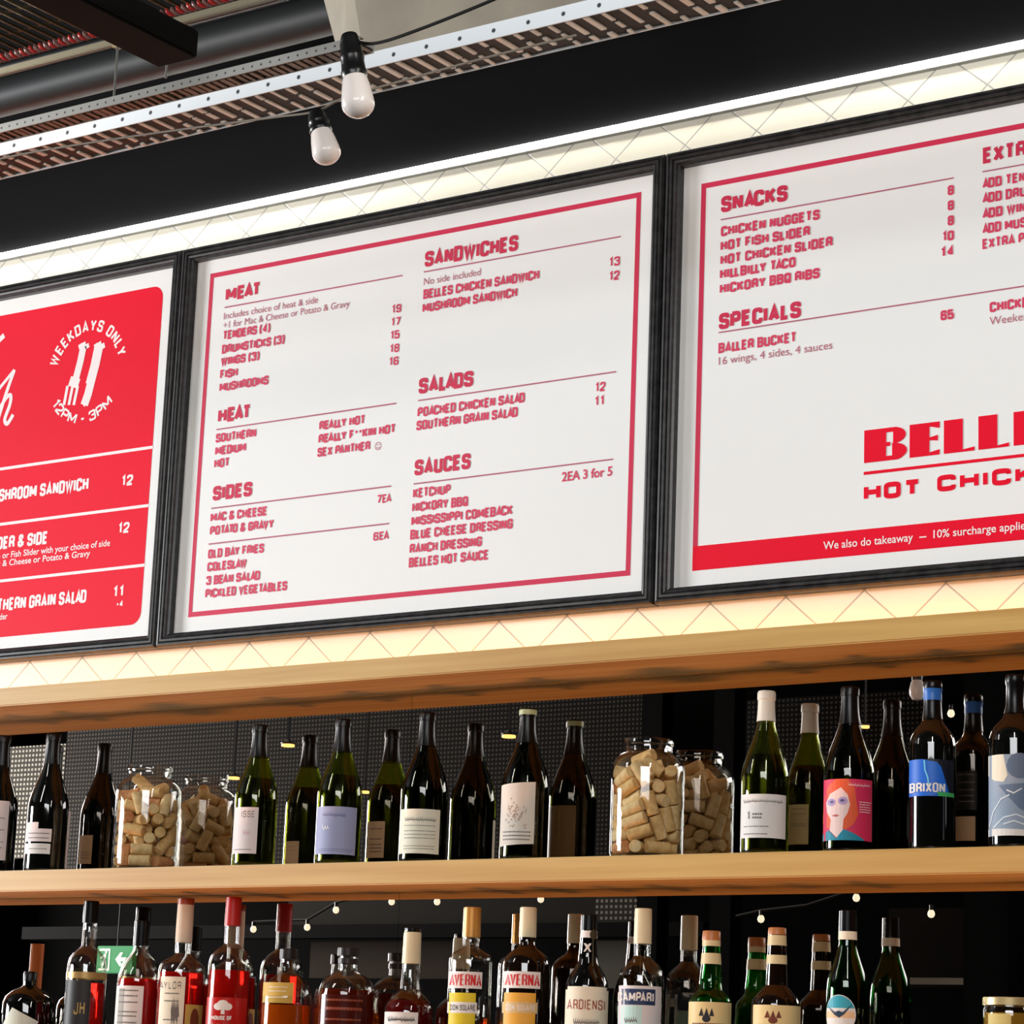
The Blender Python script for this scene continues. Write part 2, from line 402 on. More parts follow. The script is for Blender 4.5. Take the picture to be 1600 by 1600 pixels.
# ---- left board: red weekday lunch menu
t, P = board('framed red lunch menu board, the one to the left of the white ones', XL1 - WB, XL1)
rx1 = at(237, 720, 0).x; rz1 = at(255, 445.5, 0).z; rz0 = at(200, 977, 0).z; rx0 = XL1 - WB + (XL1 - rx1); rr = .03
pts = []
for cx, cz, a0 in ((rx1 - rr, rz0 + rr, -PI / 2), (rx1 - rr, rz1 - rr, 0), (rx0 + rr, rz1 - rr, PI / 2), (rx0 + rr, rz0 + rr, PI)):
    pts += ring(cx, cz, rr, rr, 6, a0, a0 + PI / 2)
poly(P.bm('red_panel'), pts, P.put(0, 0, 1))
def left_of(x1, y1, y0, px): return (x1 - px, y1 + (y0 - y1) * px / x1)
for y0, x1, y1 in ((732.8, 239.4, 701.3), (819.4, 233, 791), (908, 226.4, 883.6)):
    P.rule(-160, y0 + (y0 - y1) * 160 / x1, x1, y1, 4.5, 'line_marking', 2)
x, y = left_of(137, 768, 782.8, 160); P.line('item_lettering', x, y, 137, 768, 20, 'MUSHROOM SANDWICH', weight=.25)
x, y = left_of(73.6, 850, 858.8, 100); P.line('item_lettering', x, y, 73.6, 850, 20, 'SLIDER & SIDE', weight=.25)
x, y = left_of(133.9, 941.5, 955.3, 166); P.line('item_lettering', x, y, 133.9, 941.5, 20, 'SOUTHERN GRAIN SALAD', weight=.25)
for a in ((190.2, 760.3, 207.5, 757.6, '12'), (185, 834.4, 202, 832, '12'), (177.2, 933.6, 193.8, 931.6, '11')): P.line('price_lettering', a[0], a[1], a[2], a[3], 17, a[4], weight=.22)
P.line('price_lettering', 182, 949, 192, 947.4, 9, '+4')
x, y = left_of(172, 853.7, 872.6, 225); P.line('small_lettering', x, y, 172, 853.7, 10, 'Hot Chicken or Fish Slider with your choice of side', True, .012)
x, y = left_of(141, 869.4, 885.2, 190); P.line('small_lettering', x, y, 141, 869.4, 10, '+1 for Mac & Cheese or Potato & Gravy', True, .012)
x, y = left_of(12, 966, 968, 40); P.line('small_lettering', x, y, 12, 966, 10, 'add tender', True, .012)
c0 = at(135, 583, 0); sc0 = pr(c0)[2] / FPX
Rt = (at(148, 512, 0).z - c0.z)
def arc_text(txt, R, a0, a1, h, inward):
    bm = P.bm('arc_lettering', (0 if inward else 1, 0)); n = len(txt); gap = .6; tot = adv(txt, gap); u = 0
    for c in txt:
        wd = .75 if c == ' ' else G[c][0]
        m_ = (u + wd / 2) / tot; ang = a0 + (a1 - a0) * m_; cw = abs(a1 - a0) * R / tot
        if c != ' ':
            up = Vector((math.cos(ang), math.sin(ang))) * (-1 if inward else 1); rt = Vector((up.y, -up.x))
            base = Vector((c0.x, c0.z)) + Vector((math.cos(ang), math.sin(ang))) * R
            th = h * .19
            for path in G[c][1]:
                q, cl = fillet(path, .3, .16)
                q = [base + rt * ((v.x - .5) * wd * cw) + up * (th / 2 + v.y * (h - th)) for v in q]
                thick(bm, q, th, cl, lambda v: (v.x, -.001, v.y))
        u += wd + (gap if c != ' ' else 0)
arc_text('WEEKDAYS ONLY', Rt * .93, math.radians(163), math.radians(20), Rt * .26, False)
arc_text('12PM - 3PM', Rt * 1.13, math.radians(213), math.radians(318), Rt * .24, True)
bm = P.bm('cutlery_icon')
def strokepx(part, pts, wpx, lay=2):
    if part == 'script_lettering':
        c_ = [Vector(v) for v in pts]; sm = []
        for i in range(len(c_) - 1):
            a0, a1, a2, a3 = c_[max(i - 1, 0)], c_[i], c_[i + 1], c_[min(i + 2, len(c_) - 1)]
            for u in (0, .2, .4, .6, .8): sm.append(.5 * (2 * a1 + (a2 - a0) * u + (2 * a0 - 5 * a1 + 4 * a2 - a3) * u * u + (3 * a1 - a0 - 3 * a2 + a3) * u ** 3))
        pts = sm + [c_[-1]]
    q = [at(x, y, 0) for x, y in pts]; th = wpx * (1.28 if part == 'cutlery_icon' else 1.12) / FPX * pr(q[0])[2]
    thick(P.bm(part), [Vector((v.x, v.z)) for v in q], th, False, lambda v: (v.x, -.0005 * lay, v.y))
strokepx('cutlery_icon', [(131, 541), (126, 565), (119, 592)], 11)
strokepx('cutlery_icon', [(119, 590), (114, 605)], 17)
for dx in (-8, 0, 8): strokepx('cutlery_icon', [(114 + dx, 603), (108 + dx * .95, 633)], 4.5)
for cx_, cy_ in ((126.5, 541), (131.5, 538.5), (136.5, 541)): strokepx('cutlery_icon', [(cx_ - 3, cy_ + 2), (cx_ + 3, cy_ - 2)], 6)
strokepx('cutlery_icon', [(155, 541), (149, 570), (141, 600)], 15)
strokepx('cutlery_icon', [(143, 596), (138, 616), (132, 633)], 13)
strokepx('cutlery_icon', [(141, 620), (131, 634)], 5)
for cx_, cy_ in ((151, 541), (156, 538.5), (161, 541)): strokepx('cutlery_icon', [(cx_ - 3, cy_ + 2), (cx_ + 3, cy_ - 2)], 7)
strokepx('script_lettering', [(-30, 640), (-14, 625), (2, 604), (15, 588), (23, 578)], 5)
strokepx('script_lettering', [(23, 578), (10, 615), (-4, 660)], 6)
strokepx('script_lettering', [(-2, 642), (10, 622), (17, 618), (16, 632), (8, 655), (12, 662), (21, 648)], 6)
strokepx('script_lettering', [(-30, 560), (-12, 545), (-4, 535), (4, 527), (7, 524)], 8)
P.done(red_panel=red, line_marking=wink, item_lettering=wink, arc_lettering=wink, price_lettering=wink, small_lettering=wink, cutlery_icon=wink, script_lettering=wink)
# ---- middle board
t, P = board('framed white menu board in the middle, listing MEAT, HEAT, SIDES and SAUCES', XL2, XR2)
P.border(at(312, 690, 0).x, at(993.5, 600, 0).x, at(294, 964, 0).z - .001, at(329.5, 428.5, 0).z + .001, .0112)
H, I = 'heading_lettering', 'item_lettering'
for a in ((352.5, 470.4, 405.8, 462.7, 22, 'MEAT'), (340.5, 660.7, 390.4, 655.1, 23, 'HEAT'), (332.3, 783.2, 392.5, 775, 23, 'SIDES'), (663.7, 417.5, 808, 392.1, 25, 'SANDWICHES'), (654.1, 616.5, 738, 603.3, 25, 'SALADS'), (647.5, 744.2, 733.7, 732.3, 25, 'SAUCES')):
    P.line(H, *a[:5], a[5], weight=.26, gap=.68)
for a in ((351.5, 478.8, 629.3, 432.5), (338.7, 670.5, 619, 631.3), (330.5, 793.5, 611.3, 760.7), (326.4, 849.3, 608.3, 819.1), (662.4, 425.8, 970.3, 369), (653.7, 626, 962.8, 581), (646.7, 756, 958, 717.9)): P.rule(*a)
P.line('small_lettering', 350, 497.3, 496.8, 475, 11, 'Includes choice of heat & side', True)
P.line('small_lettering', 349.4, 510.1, 546.2, 482.7, 11, '+1 for Mac & Cheese or Potato & Gravy', True)
P.line('small_lettering', 662.4, 445.5, 751.2, 430.2, 11.5, 'No side included', True)
for a in ((348.2, 529.8, 421.2, 521.1, 'TENDERS (4)'), (346.9, 551.1, 443.7, 539.6, 'DRUMSTICKS (3)'), (345.1, 571.6, 404.5, 563.9, 'WINGS (3)'), (343.8, 592.1, 370.5, 588.8, 'FISH'), (343, 611.3, 418.6, 602.3, 'MUSHROOMS'), (337.1, 691.7, 399.4, 684, 'SOUTHERN'), (336.1, 712, 383.5, 705.6, 'MEDIUM'), (334.6, 732, 357.6, 728.9, 'HOT'), (498.8, 671.8, 569.8, 663.3, 'REALLY HOT'), (497.6, 692.3, 617.2, 677.6, 'REALLY F**KIN HOT'), (496, 714, 577.5, 703.8, 'SEX PANTHER'), (329, 815.3, 416.6, 806.3, 'MAC & CHEESE'), (328, 836.5, 426.8, 826, 'POTATO & GRAVY'), (325, 872.9, 411.5, 863.9, 'OLD BAY FRIES'), (323.8, 893.4, 384.5, 887, 'COLESLAW'), (322, 914.7, 405.3, 906.2, '3 BEAN SALAD'), (320.5, 935.2, 447.6, 922.4, 'PICKLED VEGETABLES')):
    P.line(I, *a[:4], 14.5, a[4])
for a in ((661.5, 467.3, 841.7, 437.2, 'BELLES CHICKEN SANDWICH'), (660.2, 488.3, 807.2, 465.2, 'MUSHROOM SANDWICH'), (652.4, 651.4, 819, 629.6, 'POACHED CHICKEN SALAD'), (650.6, 672.9, 808, 651.4, 'SOUTHERN GRAIN SALAD'), (645.4, 779.1, 703, 771.7, 'KETCHUP'), (644, 800, 730.2, 791.4, 'HICKORY BBQ'), (642.7, 822, 800.2, 804.5, 'MISSISSIPPI COMEBACK'), (641, 843.4, 800.2, 826, 'BLUE CHEESE DRESSING'), (640, 865.7, 752, 853.5, 'RANCH DRESSING'), (638.8, 887, 762.6, 874.5, 'BELLES HOT SAUCE')):
    P.line(I, *a[:4], 15.5, a[4])
for a in ((612.6, 489.6, 626.7, 488.3, '19'), (611.6, 510.1, 625.7, 508.3, '17'), (610.3, 530.6, 624.1, 528.8, '15'), (609.5, 551.9, 623.6, 549.8, '18'), (608.3, 571.6, 622.3, 570.3, '16'), (589, 787, 611.3, 784.5, '7EA'), (583.4, 845.2, 607.7, 842.7, '6EA')): P.line('price_lettering', *a[:4], 13.5, a[4], weight=.2)
for a in ((952.3, 417.5, 968.5, 414.4, '13'), (952.3, 439.4, 967.7, 436.7, '12'), (930.5, 613, 945.8, 610.8, '12'), (929.6, 634.8, 944.5, 632.6, '11')): P.line('price_lettering', *a[:4], 15, a[4], weight=.2)
P.line('price_lettering', 878, 752, 956.7, 743.3, 15, '2EA 3 for 5', True, .02)
q = at(591, 697, 0)
thick(P.bm('smiley'), [Vector(v) for v in ring(0, 0, .0085, .0085, 14)], .0013, True, P.put(q.x, q.z, 2))
for dx in (-.003, .003): poly(P.bm('smiley'), ring(dx, .003, .0012, .0016, 8), P.put(q.x, q.z, 2))
thick(P.bm('smiley'), [Vector(v) for v in ring(0, 0, .005, .005, 8, PI * 1.1, PI * 1.9)], .0013, False, P.put(q.x, q.z, 2))
P.done(heading_lettering=hink, red_border=hink, rule_marking=rule, small_lettering=rule, smiley=rule)
# ---- right board
t, P = board('framed white menu board headed SNACKS and SPECIALS with a red footer band', XL3, XL3 + WB)
bx0 = at(1089, 590, 0).x; bz0 = at(1084, 892, 0).z; bz1 = at(1096, 287.5, 0).z; bx1 = XL3 + WB - (bx0 - XL3)
P.border(bx0, bx1, bz0, bz1, .0112)
zt = at(1093, 853, 0).z
poly(P.bm('red_band'), [(bx0, bz0), (bx1, bz0), (bx1, zt), (bx0, zt)], P.put(0, 0, 1.4))
for a in ((1126.8, 332.3, 1229, 314.8, 'SNACKS'), (1123.3, 515, 1250, 496.8, 'SPECIALS'), (1536, 256.3, 1639, 237.6, 'EXTRAS')): P.line(H, *a[:4], 26, a[4], weight=.26, gap=.68)
for a in ((1126.5, 343.8, 1490.5, 278), (1535.3, 269.3, 1880, 206), (1123, 527.6, 1880, 396)): P.rule(*a)
for a in ((1126.5, 369, 1279.8, 344.5, 'CHICKEN NUGGETS'), (1126, 391.8, 1264.7, 370, 'HOT FISH SLIDER'), (1125.8, 413.8, 1300, 386.5, 'HOT CHICKEN SLIDER'), (1125, 436.2, 1242.3, 418, 'HILLBILLY TACO'), (1124.7, 459, 1279.8, 435.5, 'HICKORY BBQ RIBS'), (1122.6, 552, 1243.7, 535.3, 'BALLER BUCKET'), (1535.3, 295.5, 1634, 278, 'ADD TENDER'), (1535.3, 318.3, 1666, 296, 'ADD DRUMSTICK'), (1535.3, 342.8, 1614, 329, 'ADD WING'), (1535.3, 366.6, 1660, 345, 'ADD MUSHROOM'), (1535.3, 390.3, 1655, 370, 'EXTRA PICKLES'), (1546.5, 489.8, 1720, 462, 'CHICKEN & WAFFLES')): P.line(I, *a[:4], 16.5, a[4])
for a in ((1481, 306, 1489.8, 304.3, '8'), (1481, 329.5, 1489.8, 328, '8'), (1481, 353.3, 1489.8, 351.5, '8'), (1473, 377.8, 1489.8, 375.3, '10'), (1470.5, 402.3, 1489.8, 399.8, '14'), (1469.8, 501.3, 1489.8, 498.5, '65')): P.line('price_lettering', *a[:4], 16, a[4])
P.line('small_lettering', 1123.3, 570.3, 1300.8, 545, 13, '16 wings, 4 sides, 4 sauces', True)
P.line('small_lettering', 1546.5, 509, 1660, 491, 13.5, 'Weekends only', True)
P.line('footer_lettering', 1286.8, 859.3, 1427, 845, 13, 'We also do takeaway', True, .01)
P.rule(1437, 840, 1448, 838.6, 2, 'footer_lettering', 4)
P.line('footer_lettering', 1459, 841.5, 1690, 818, 13, '10% surcharge applies on Sunday', True, .01)
for part in ('footer_lettering',):
    for e in P.b[part]:
        for v in e[0].verts: v.co.y = -.0014
# fat display logo
LG = {'B': [[(0, 0), (.52, 0), (.52, 1), (0, 1)], [(.52, .86), (.75, .86), (.88, .93), (.75, 1), (.52, 1)], [(.52, .44), (.62, .44), (.62, .56), (.52, .56)], [(.52, 0), (.8, 0), (.9, .06), (.75, .14), (.52, .14)], ring(.68, .75, .3, .25, 10, -PI / 2, PI / 2), ring(.66, .26, .35, .26, 10, -PI / 2, PI / 2)],
      'E': [[(0, 0), (.66, 0), (.66, 1), (0, 1)], [(.66, .88), (1, .8), (1, 1), (.66, 1)], [(.66, .46), (.94, .43), (.94, .6), (.66, .55)], [(.66, 0), (1, 0), (1, .16), (.66, .1)]],
      'L': [[(0, 0), (.62, 0), (.62, 1), (0, 1)], [(.62, 0), (1, 0), (1, .12), (.62, .07)]],
      'S': [[(0, .55), (.5, .4), (1, .42), (1, .3), (1, 0), (.1, 0), (0, .16), (.55, .12), (.55, .38), (0, .5)], [(0, .5), (1, .45), (.95, .6), (.45, .62), (.45, .88), (1, .86), (.9, 1), (.1, 1), (0, .8)]]}
p0 = at(1350.8, 723.8, 0); hz = 52.5 / FPX * pr(p0)[2]; bm = P.bm('logo')
def logo(c, xa, xb):
    a = at(xa, 700, 0).x; b_ = at(xb, 700, 0).x
    for pg in LG[c]: poly(bm, [(u * (b_ - a), v * hz) for u, v in pg], P.put(a, p0.z, 2))
logo('B', 1350.5, 1417); logo('E', 1421.5, 1468.5); logo('L', 1475, 1523); logo('L', 1529, 1577); logo('E', 1584, 1634); logo('S', 1640, 1692)
P.rule(1349.8, 742, 1700, 698, 5, 'logo_rule')
P.line('logo_lettering', 1349.8, 784, 1439, 773.5, 26, 'HOT', weight=.3, gap=.62)
P.line('logo_lettering', 1464.5, 771, 1690, 743, 26, 'CHICKEN', weight=.3, gap=.62)
P.done(heading_lettering=hink, red_border=hink, rule_marking=rule, small_lettering=rule, red_band=red, footer_lettering=wink, logo=red, logo_rule=red, logo_lettering=red)
# ================================================================== OVERHEAD: cable trays, pipes, duct, festoon bulbs
galv = mat('galvanised_steel', (196, 204, 208), .38, .55)
def dotted(name, base, hole, pitch, rad, zc, xo=0.0, **kw):
    m = mat(name, base, **kw); k = N(m); (X, Y, Z), _ = k.xyz()
    fx = k.math('MULTIPLY', k.math('SUBTRACT', k.math('FRACT', k.math('ADD', k.math('DIVIDE', k.math('SUBTRACT', X, xo), pitch), 100.0)), .5), pitch)
    dz = k.math('SUBTRACT', Z, zc)
    dd = k.math('SQRT', k.math('ADD', k.math('MULTIPLY', fx, fx), k.math('MULTIPLY', dz, dz)))
    mr = k.n('ShaderNodeMapRange'); mr.inputs[1].default_value = rad * .8; mr.inputs[2].default_value = rad * 1.15; k.link(dd, mr.inputs[0])
    k.link(k.mix(mr.outputs[0], lin(hole), lin(base)), k.b.inputs['Base Color'])
    k.link(k.math('MULTIPLY', mr.outputs[0], kw.get('metal', 0.0)), k.b.inputs['Metallic']); return m
def tray(name, label, Y, zlo, zhi, ydeep, x0, x1, pitch, rad, xo, railcol, slatcol, hole, seed, bright):
    t = thing(name, label, 'cable tray', (0, Y, zlo), 'perforated cable trays under the ceiling')
    h = zhi - zlo
    m = dotted(name + '_rail_' + str(seed), railcol, hole, pitch, rad, h / 2, xo, rough=.45, metal=.12)
    bm = box(bmesh.new(), (x0, 0, 0), (x1, .0025, h)); box(bm, (x0, .0025, h - .0025), (x1, .012, h)); obj('side_rail', bm, m, t)
    bm = box(bmesh.new(), (x0, ydeep - .0025, 0), (x1, ydeep, h)); obj('side_rail', bm, m, t)
    r = random.Random(seed); bm = bmesh.new(); x = x0
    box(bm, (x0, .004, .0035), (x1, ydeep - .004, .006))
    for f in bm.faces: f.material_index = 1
    while x < x1:
        wd = r.uniform(.007, .012); y = .006
        while y < ydeep - .012:
            L = r.uniform(.02, .075) if bright else ydeep
            box(bm, (x, y, -.0005 + r.uniform(0, .002)), (x + wd, min(y + L, ydeep - .004), .004)); y += L + r.uniform(.006, .02)
        x += pitch / (2.0 if bright else 1.2)
    o = obj('slotted_grating', bm, mat('tray_slat_' + str(seed), slatcol, .4, .1), t)
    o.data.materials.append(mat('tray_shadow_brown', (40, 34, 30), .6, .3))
    return t
YB = -.9
pz0, pz1 = at(160, 205, YB).z, at(160, 183, YB).z
yd = atz(0, 281, pz0).y - YB
xo = at(22, 226, YB).x
tray('cable_tray', 'bright galvanised cable tray with a holed rail, the tray nearer the menu boards', YB, pz0, pz1, yd, -2.2, 2.2, (at(280, 165, YB).x - xo) / 6, .0042, xo + .5 * (at(280, 165, YB).x - xo) / 6, (238, 245, 250), (246, 242, 232), (60, 64, 70), 5, True)
YA = -1.15
az0, az1 = at(320, 129, YA).z, at(320, 115, YA).z
xo = at(185, 150, YA).x; pa = (at(318, 120, YA).x - xo) / 10
tray('cable_tray', 'dull grey cable tray with small holes, running behind and above the brighter one', YA, az0, az1, atz(320, 147, az0).y - YA, -2.2, .47, pa, .0022, xo, (158, 158, 154), (112, 98, 88), (50, 50, 50), 9, False)
def xrun(name, label, cat, px, py, Y, px2, r, m, seg=16, part=None):
    p = at(px, py, Y); x1 = at(px2, py - (px2 - px) * .26, Y).x
    bm = tube(bmesh.new(), [(p.x, Y, p.z), (x1, Y, p.z)], r, seg); o = obj(name, bm, m, smooth=True); return tag(o, label, cat)
pipe_m = mat('black_pipe', (36, 39, 40), .5, .1)
xrun('service_pipe', 'thick dark grey pipe running along under the black ceiling', 'pipe', -150, 192, -.40, 640, .043, pipe_m)
xrun('service_pipe', 'black pipe just above the thick grey pipe', 'pipe', -150, 148, -.28, 640, .016, mat('black_paint_gloss', (16, 16, 17), .4))
cond = mat('pale_conduit', (150, 142, 120), .4, .5)
a = at(-150, 151, -1.5)
def rail(px0, py0, px1, py1, Y, label):
    p, q = at(px0, py0, Y), at(px1, py1, Y); z = (p.z + q.z) / 2
    t = thing('ceiling_rail', label, 'rail', (p.x, Y, z), 'thin ceiling rails beside the red coils')
    L = q.x - p.x
    obj('channel', B((0, -.006, -.008), (L, .006, .006), .0015), cond, t)
    obj('clamp', B((L - .012, -.010, -.014), (L + .006, .010, .010), .003), mat('brass_clamp', (196, 180, 140), .35, .6), t)
    return t
rail(-150, 152, 186, 64, -1.0, 'pale thin ceiling rail to the left of the black beam')
t = rail(222, 47, 560, -42, -1.0, 'pale thin ceiling rail to the right of the black beam')
# mesh edge under red light, built as strands with the redness painted in
def coil(px0, py0, px1, py1, Y, label):
    p, q = at(px0, py0, Y), at(px1, py1, Y); L = q.x - p.x
    t = thing('red_lit_mesh_edge', label, 'mesh edge', p, 'red-lit mesh edges under the ceiling')
    for part, ph, m in (('red_strand', 0, mat('red_lit_strand', (170, 40, 34), .4)), ('pale_strand', PI, mat('pale_mesh_strand', (120, 84, 78), .4))):
        n = int(L / .0025); pts = []
        for i in range(n + 1):
            s_ = i / n * L; a_ = ph + s_ / .026 * 2 * PI; pts.append((s_, .0062 * math.cos(a_), .0062 * math.sin(a_)))
        obj(part, tube(bmesh.new(), pts, .0034, 6), m, t, True)
    return t
coil(-60, 107, 160, 49, -1.0, 'red-lit ceiling mesh edge, painted red and pale, to the left of the black beam')
coil(192, 39, 400, -20, -1.0, 'red-lit ceiling mesh edge, painted red and pale, to the right of the black beam')
# black beam running out of the wall
p = at(282, 98, -1.25)
bm = B((p.x - .05, -4.2, p.z), (p.x + .04, -1.25, p.z + .05), .004); tag(obj('ceiling_beam', bm, mat('beam_black', (9, 9, 9), .7, spec=.1)), 'black steel beam crossing above the pipes towards the viewer', 'beam')
# hanging rods
for (px, ya, yb, Y, lab) in ((182, 64, 152, -1.1, 'thin steel rod that carries the trays, near the left end of the rail'), (263, 98, 122, -1.1, 'short steel rod under the black beam')):
    p, q = at(px, ya, Y), at(px - 4, yb, Y)
    bm = tube(bmesh.new(), [(q.x, Y, q.z), (q.x, Y, p.z + .02)], .0022, 8)
    t = obj('threaded_rod', bm, mat('steel_rod', (150, 150, 146), .35, .8), None, True); tag(t, lab, 'rod')
# mesh ceiling panel
zc = 3.80
wire = mat('olive_wire', (78, 72, 48), .5, .4)
t = thing('ceiling_mesh', 'dark wire mesh panel of the ceiling above the red strands', 'mesh panel', (0, -.9, zc))
bm = bmesh.new(); x = -1.7
while x < 1.9:
    box(bm, (x, -1.2, -.003), (x + .005, atz(0, 92, zc).y + .92, .003)); x += .030
y = -1.2
while y < atz(0, 92, zc).y + .9:
    box(bm, (-1.7, y, .003), (1.9, y + .005, .007)); y += .09
obj('wire_mesh', bm, wire, t)
# sheet-metal duct
zinc = noisy('zinc_duct', (150, 142, 128), (166, 158, 142), 7, .5, .15)
Yd = -.62
q = [at(x, y, Yd) for x, y in ((543, -70), (572, 112), (1180, -32), (1150, -220))]
q2 = [at(x, y, Yd + .10) for x, y in ((490, -60), (536, 112))]
bm = bmesh.new(); v = [bm.verts.new(p) for p in q]
vb = [bm.verts.new(p + Vector((0, .12, .10))) for p in q]
s = [bm.verts.new(p) for p in q2]
bm.faces.new(v); bm.faces.new((v[0], v[1], s[1], s[0])); bm.faces.new((s[0], s[1], vb[1], vb[0])); bm.faces.new((v[2], v[3], vb[3], vb[2]))
bm.faces.new((v[1], v[2], vb[2], vb[1], s[1])); bm.faces.new((v[3], v[0], s[0], vb[0], vb[3])); bm.faces.new((vb[0], vb[1], vb[2], vb[3]))
tag(obj('air_duct', bm, zinc), 'beige sheet metal duct above the bright cable tray', 'duct')
# festoon bulbs
sock_m = mat('black_socket', (22, 22, 23), .3)
bulb_m = mat('frosted_bulb', (240, 231, 225), .32, emit=(255, 236, 220), strength=.02, coat=.5)
def bulb(label, top, neck, tip, Y, wpx, dY=0.0):
    a, b, c = at(*top, Y), at(*neck, Y), at(*tip, Y + dY)
    ax = (c - a).normalized(); R = wpx / 2 / FPX * pr(b)[2]; L1 = (b - a).length; L2 = (c - b).length
    t = thing('festoon_bulb', label, 'light bulb', a, 'festoon bulbs by the cable tray')
    t.rotation_euler = ax.to_track_quat('Z', 'Y').to_euler()
    k_ = R
    obj('socket', lathe(bmesh.new(), [(0, -.002), (k_ * .48, -.002), (k_ * .56, L1 * .05), (k_ * .56, L1 * .14), (k_ * .64, L1 * .17), (k_ * .68, L1 * .45), (k_ * .74, L1 * .5), (k_ * .74, L1 * .56), (k_ * .70, L1 * .6), (k_ * .74, L1 * .84), (k_ * .80, L1 * .88), (k_ * .80, L1 * .96), (k_ * .74, L1 * 1.03), (0, L1 * 1.03)], 28), sock_m, t, True)
    pf = [(0, L1), (k_ * .70, L1), (k_ * .78, L1 + L2 * .10), (k_ * .88, L1 + L2 * .30), (k_ * .97, L1 + L2 * .55), (k_ * 1.0, L1 + L2 * .68)]
    for i in range(1, 9):
        th = i / 8 * PI / 2; pf.append((k_ * math.cos(th) if i < 8 else 0, L1 + L2 * (.68 + .32 * math.sin(th))))
    obj('glass_globe', lathe(bmesh.new(), pf, 32), bulb_m, t, True)
    return t
bulb('larger festoon bulb hanging in front of the bright cable tray', (546, 57), (557, 119), (562, 182), -1.5, 52)
bulb('smaller tilted festoon bulb hanging below the cable tray', (494, 176), (502, 206), (514, 254), -1.02, 45)
cable_m = mat('black_cable', (20, 20, 20), .45)
def wirecurve(label, pts, r, m=None):
    q = []
    P_ = [at(*p) for p in pts]
    for i in range(len(P_) - 1):
        for s_ in range(8):
            a0 = P_[max(i - 1, 0)]; a1 = P_[i]; a2 = P_[i + 1]; a3 = P_[min(i + 2, len(P_) - 1)]; u = s_ / 8
            q.append(.5 * ((2 * a1) + (a2 - a0) * u + (2 * a0 - 5 * a1 + 4 * a2 - a3) * u * u + (3 * a1 - a0 - 3 * a2 + a3) * u ** 3))
    q.append(P_[-1]); o = obj('festoon_cable', tube(bmesh.new(), q, r, 8), m or cable_m, None, True); return tag(o, label, 'cable')
wirecurve('black festoon cable running from the larger bulb up across the beige duct', [(548, 62, -1.5), (585, 68, -1.5), (650, 48, -1.5), (770, 0, -1.5), (900, -60, -1.5)], .0026)
wirecurve('thin grey cable sagging along under the bright cable tray past the smaller bulb', [(-60, 262, -1.02), (50, 238, -1.02), (200, 214, -1.02), (330, 196, -1.02), (430, 183, -1.02), (493, 174, -1.02), (540, 152, -1.02), (640, 123, -1.02), (760, 90, -1.02), (900, 55, -1.02)], .0022, mat('grey_cable', (120, 112, 100), .5))

# ================================================================== THE ROOM SEEN IN THE MIRRORS
YR = -6.0
def bx(px, py): return back(px, py, YR)
meshm = mat('woven_screen', (60, 55, 50), .7, spec=.05); k = N(meshm); (X, Y, Z), _ = k.xyz()
def stripe(e, pitch): return k.math('LESS_THAN', k.math('FRACT', k.math('DIVIDE', e, pitch)), .5)
k.link(k.mix(k.math('MULTIPLY', stripe(k.math('ADD', X, 50.0), .022), stripe(k.math('ADD', Z, 50.0), .022)), lin((14, 13, 12)), lin((62, 56, 50))), k.b.inputs['Base Color'])
def screen(label, x0, y0, x1, y1, m=None, Y=YR, name='mesh_screen', cat='screen'):
    a, b = back(x0, y0, Y), back(x1, y1, Y); xa, xb = sorted((a.x, b.x)); za, zb = sorted((a.z, b.z))
    return tag(obj(name, B((xa, Y, za), (xb, Y + .02, zb)), m or meshm), label, cat)
screen('long dark woven screen reflected behind the wine bottles on the left half', 110, 1136, 1008, 1345)
screen('woven screen on the far wall, reflected behind the wine bottles on the right', 1170, 1095, 1450, 1330)
pale = mat('pale_screen', (70, 68, 64), .7, spec=.05); k = N(pale); (X, Y, Z), _ = k.xyz()
k.link(k.mix(k.math('MULTIPLY', stripe(k.math('ADD', X, 50.0), .026), stripe(k.math('ADD', Z, 50.0), .026)), lin((44, 42, 38)), lin((128, 124, 116))), k.b.inputs['Base Color'])
screen('paler woven screen reflected behind the second wine bottle from the left', 20, 1168, 96, 1340, pale)
screen('brown panel reflected between the amber flask and the cream capped bottle', 490, 1472, 722, 1530, mat('brown_panel', (46, 39, 32), .7, spec=.05), name='wall_panel', cat='panel')
screen('dark screen reflected right below the wine shelf, left of the black post', 455, 1405, 1008, 1452, mat('grey_panel', (32, 30, 26), .7, spec=.05))
screen('pale woven screen reflected above the black capped bottle with the medal', 935, 1400, 1018, 1446, pale, YR + .03)
screen('grey panel reflected above the bottle with the cream capsule and blue label', 935, 1470, 1018, 1545, mat('grey_panel_light', (84, 82, 76), .7, spec=.05), name='wall_panel', cat='panel')
screen('large dull panel reflected right of the green bottles', 1392, 1420, 1520, 1545, mat('dull_panel', (32, 29, 26), .7, spec=.05), name='wall_panel', cat='panel')
screen('narrow grey ledge reflected to the right of the green bottles', 1425, 1528, 1520, 1539, mat('ledge_grey', (150, 142, 128), .6), YR + .05, 'wall_ledge', 'ledge')
blk = mat('black_post', (6, 6, 6), .8, spec=.05)
def post(px0, px1, label, Y=YR + .25):
    a, b = back(px0, 1400, Y), back(px1, 1400, Y); xa, xb = sorted((a.x, b.x))
    return tag(obj('support_post', B((xa, Y, 0), (xb, Y + .1, 4.6)), blk), label, 'post')
post(1014, 1046, 'black post reflected beside the right jar of corks')
post(1128, 1160, 'black post reflected beside the clear bottle with the cream capsule')
post(1522, 1590, 'black post reflected near the right edge above the lidded jar')
a, b = bx(60, 1451), bx(1120, 1466)
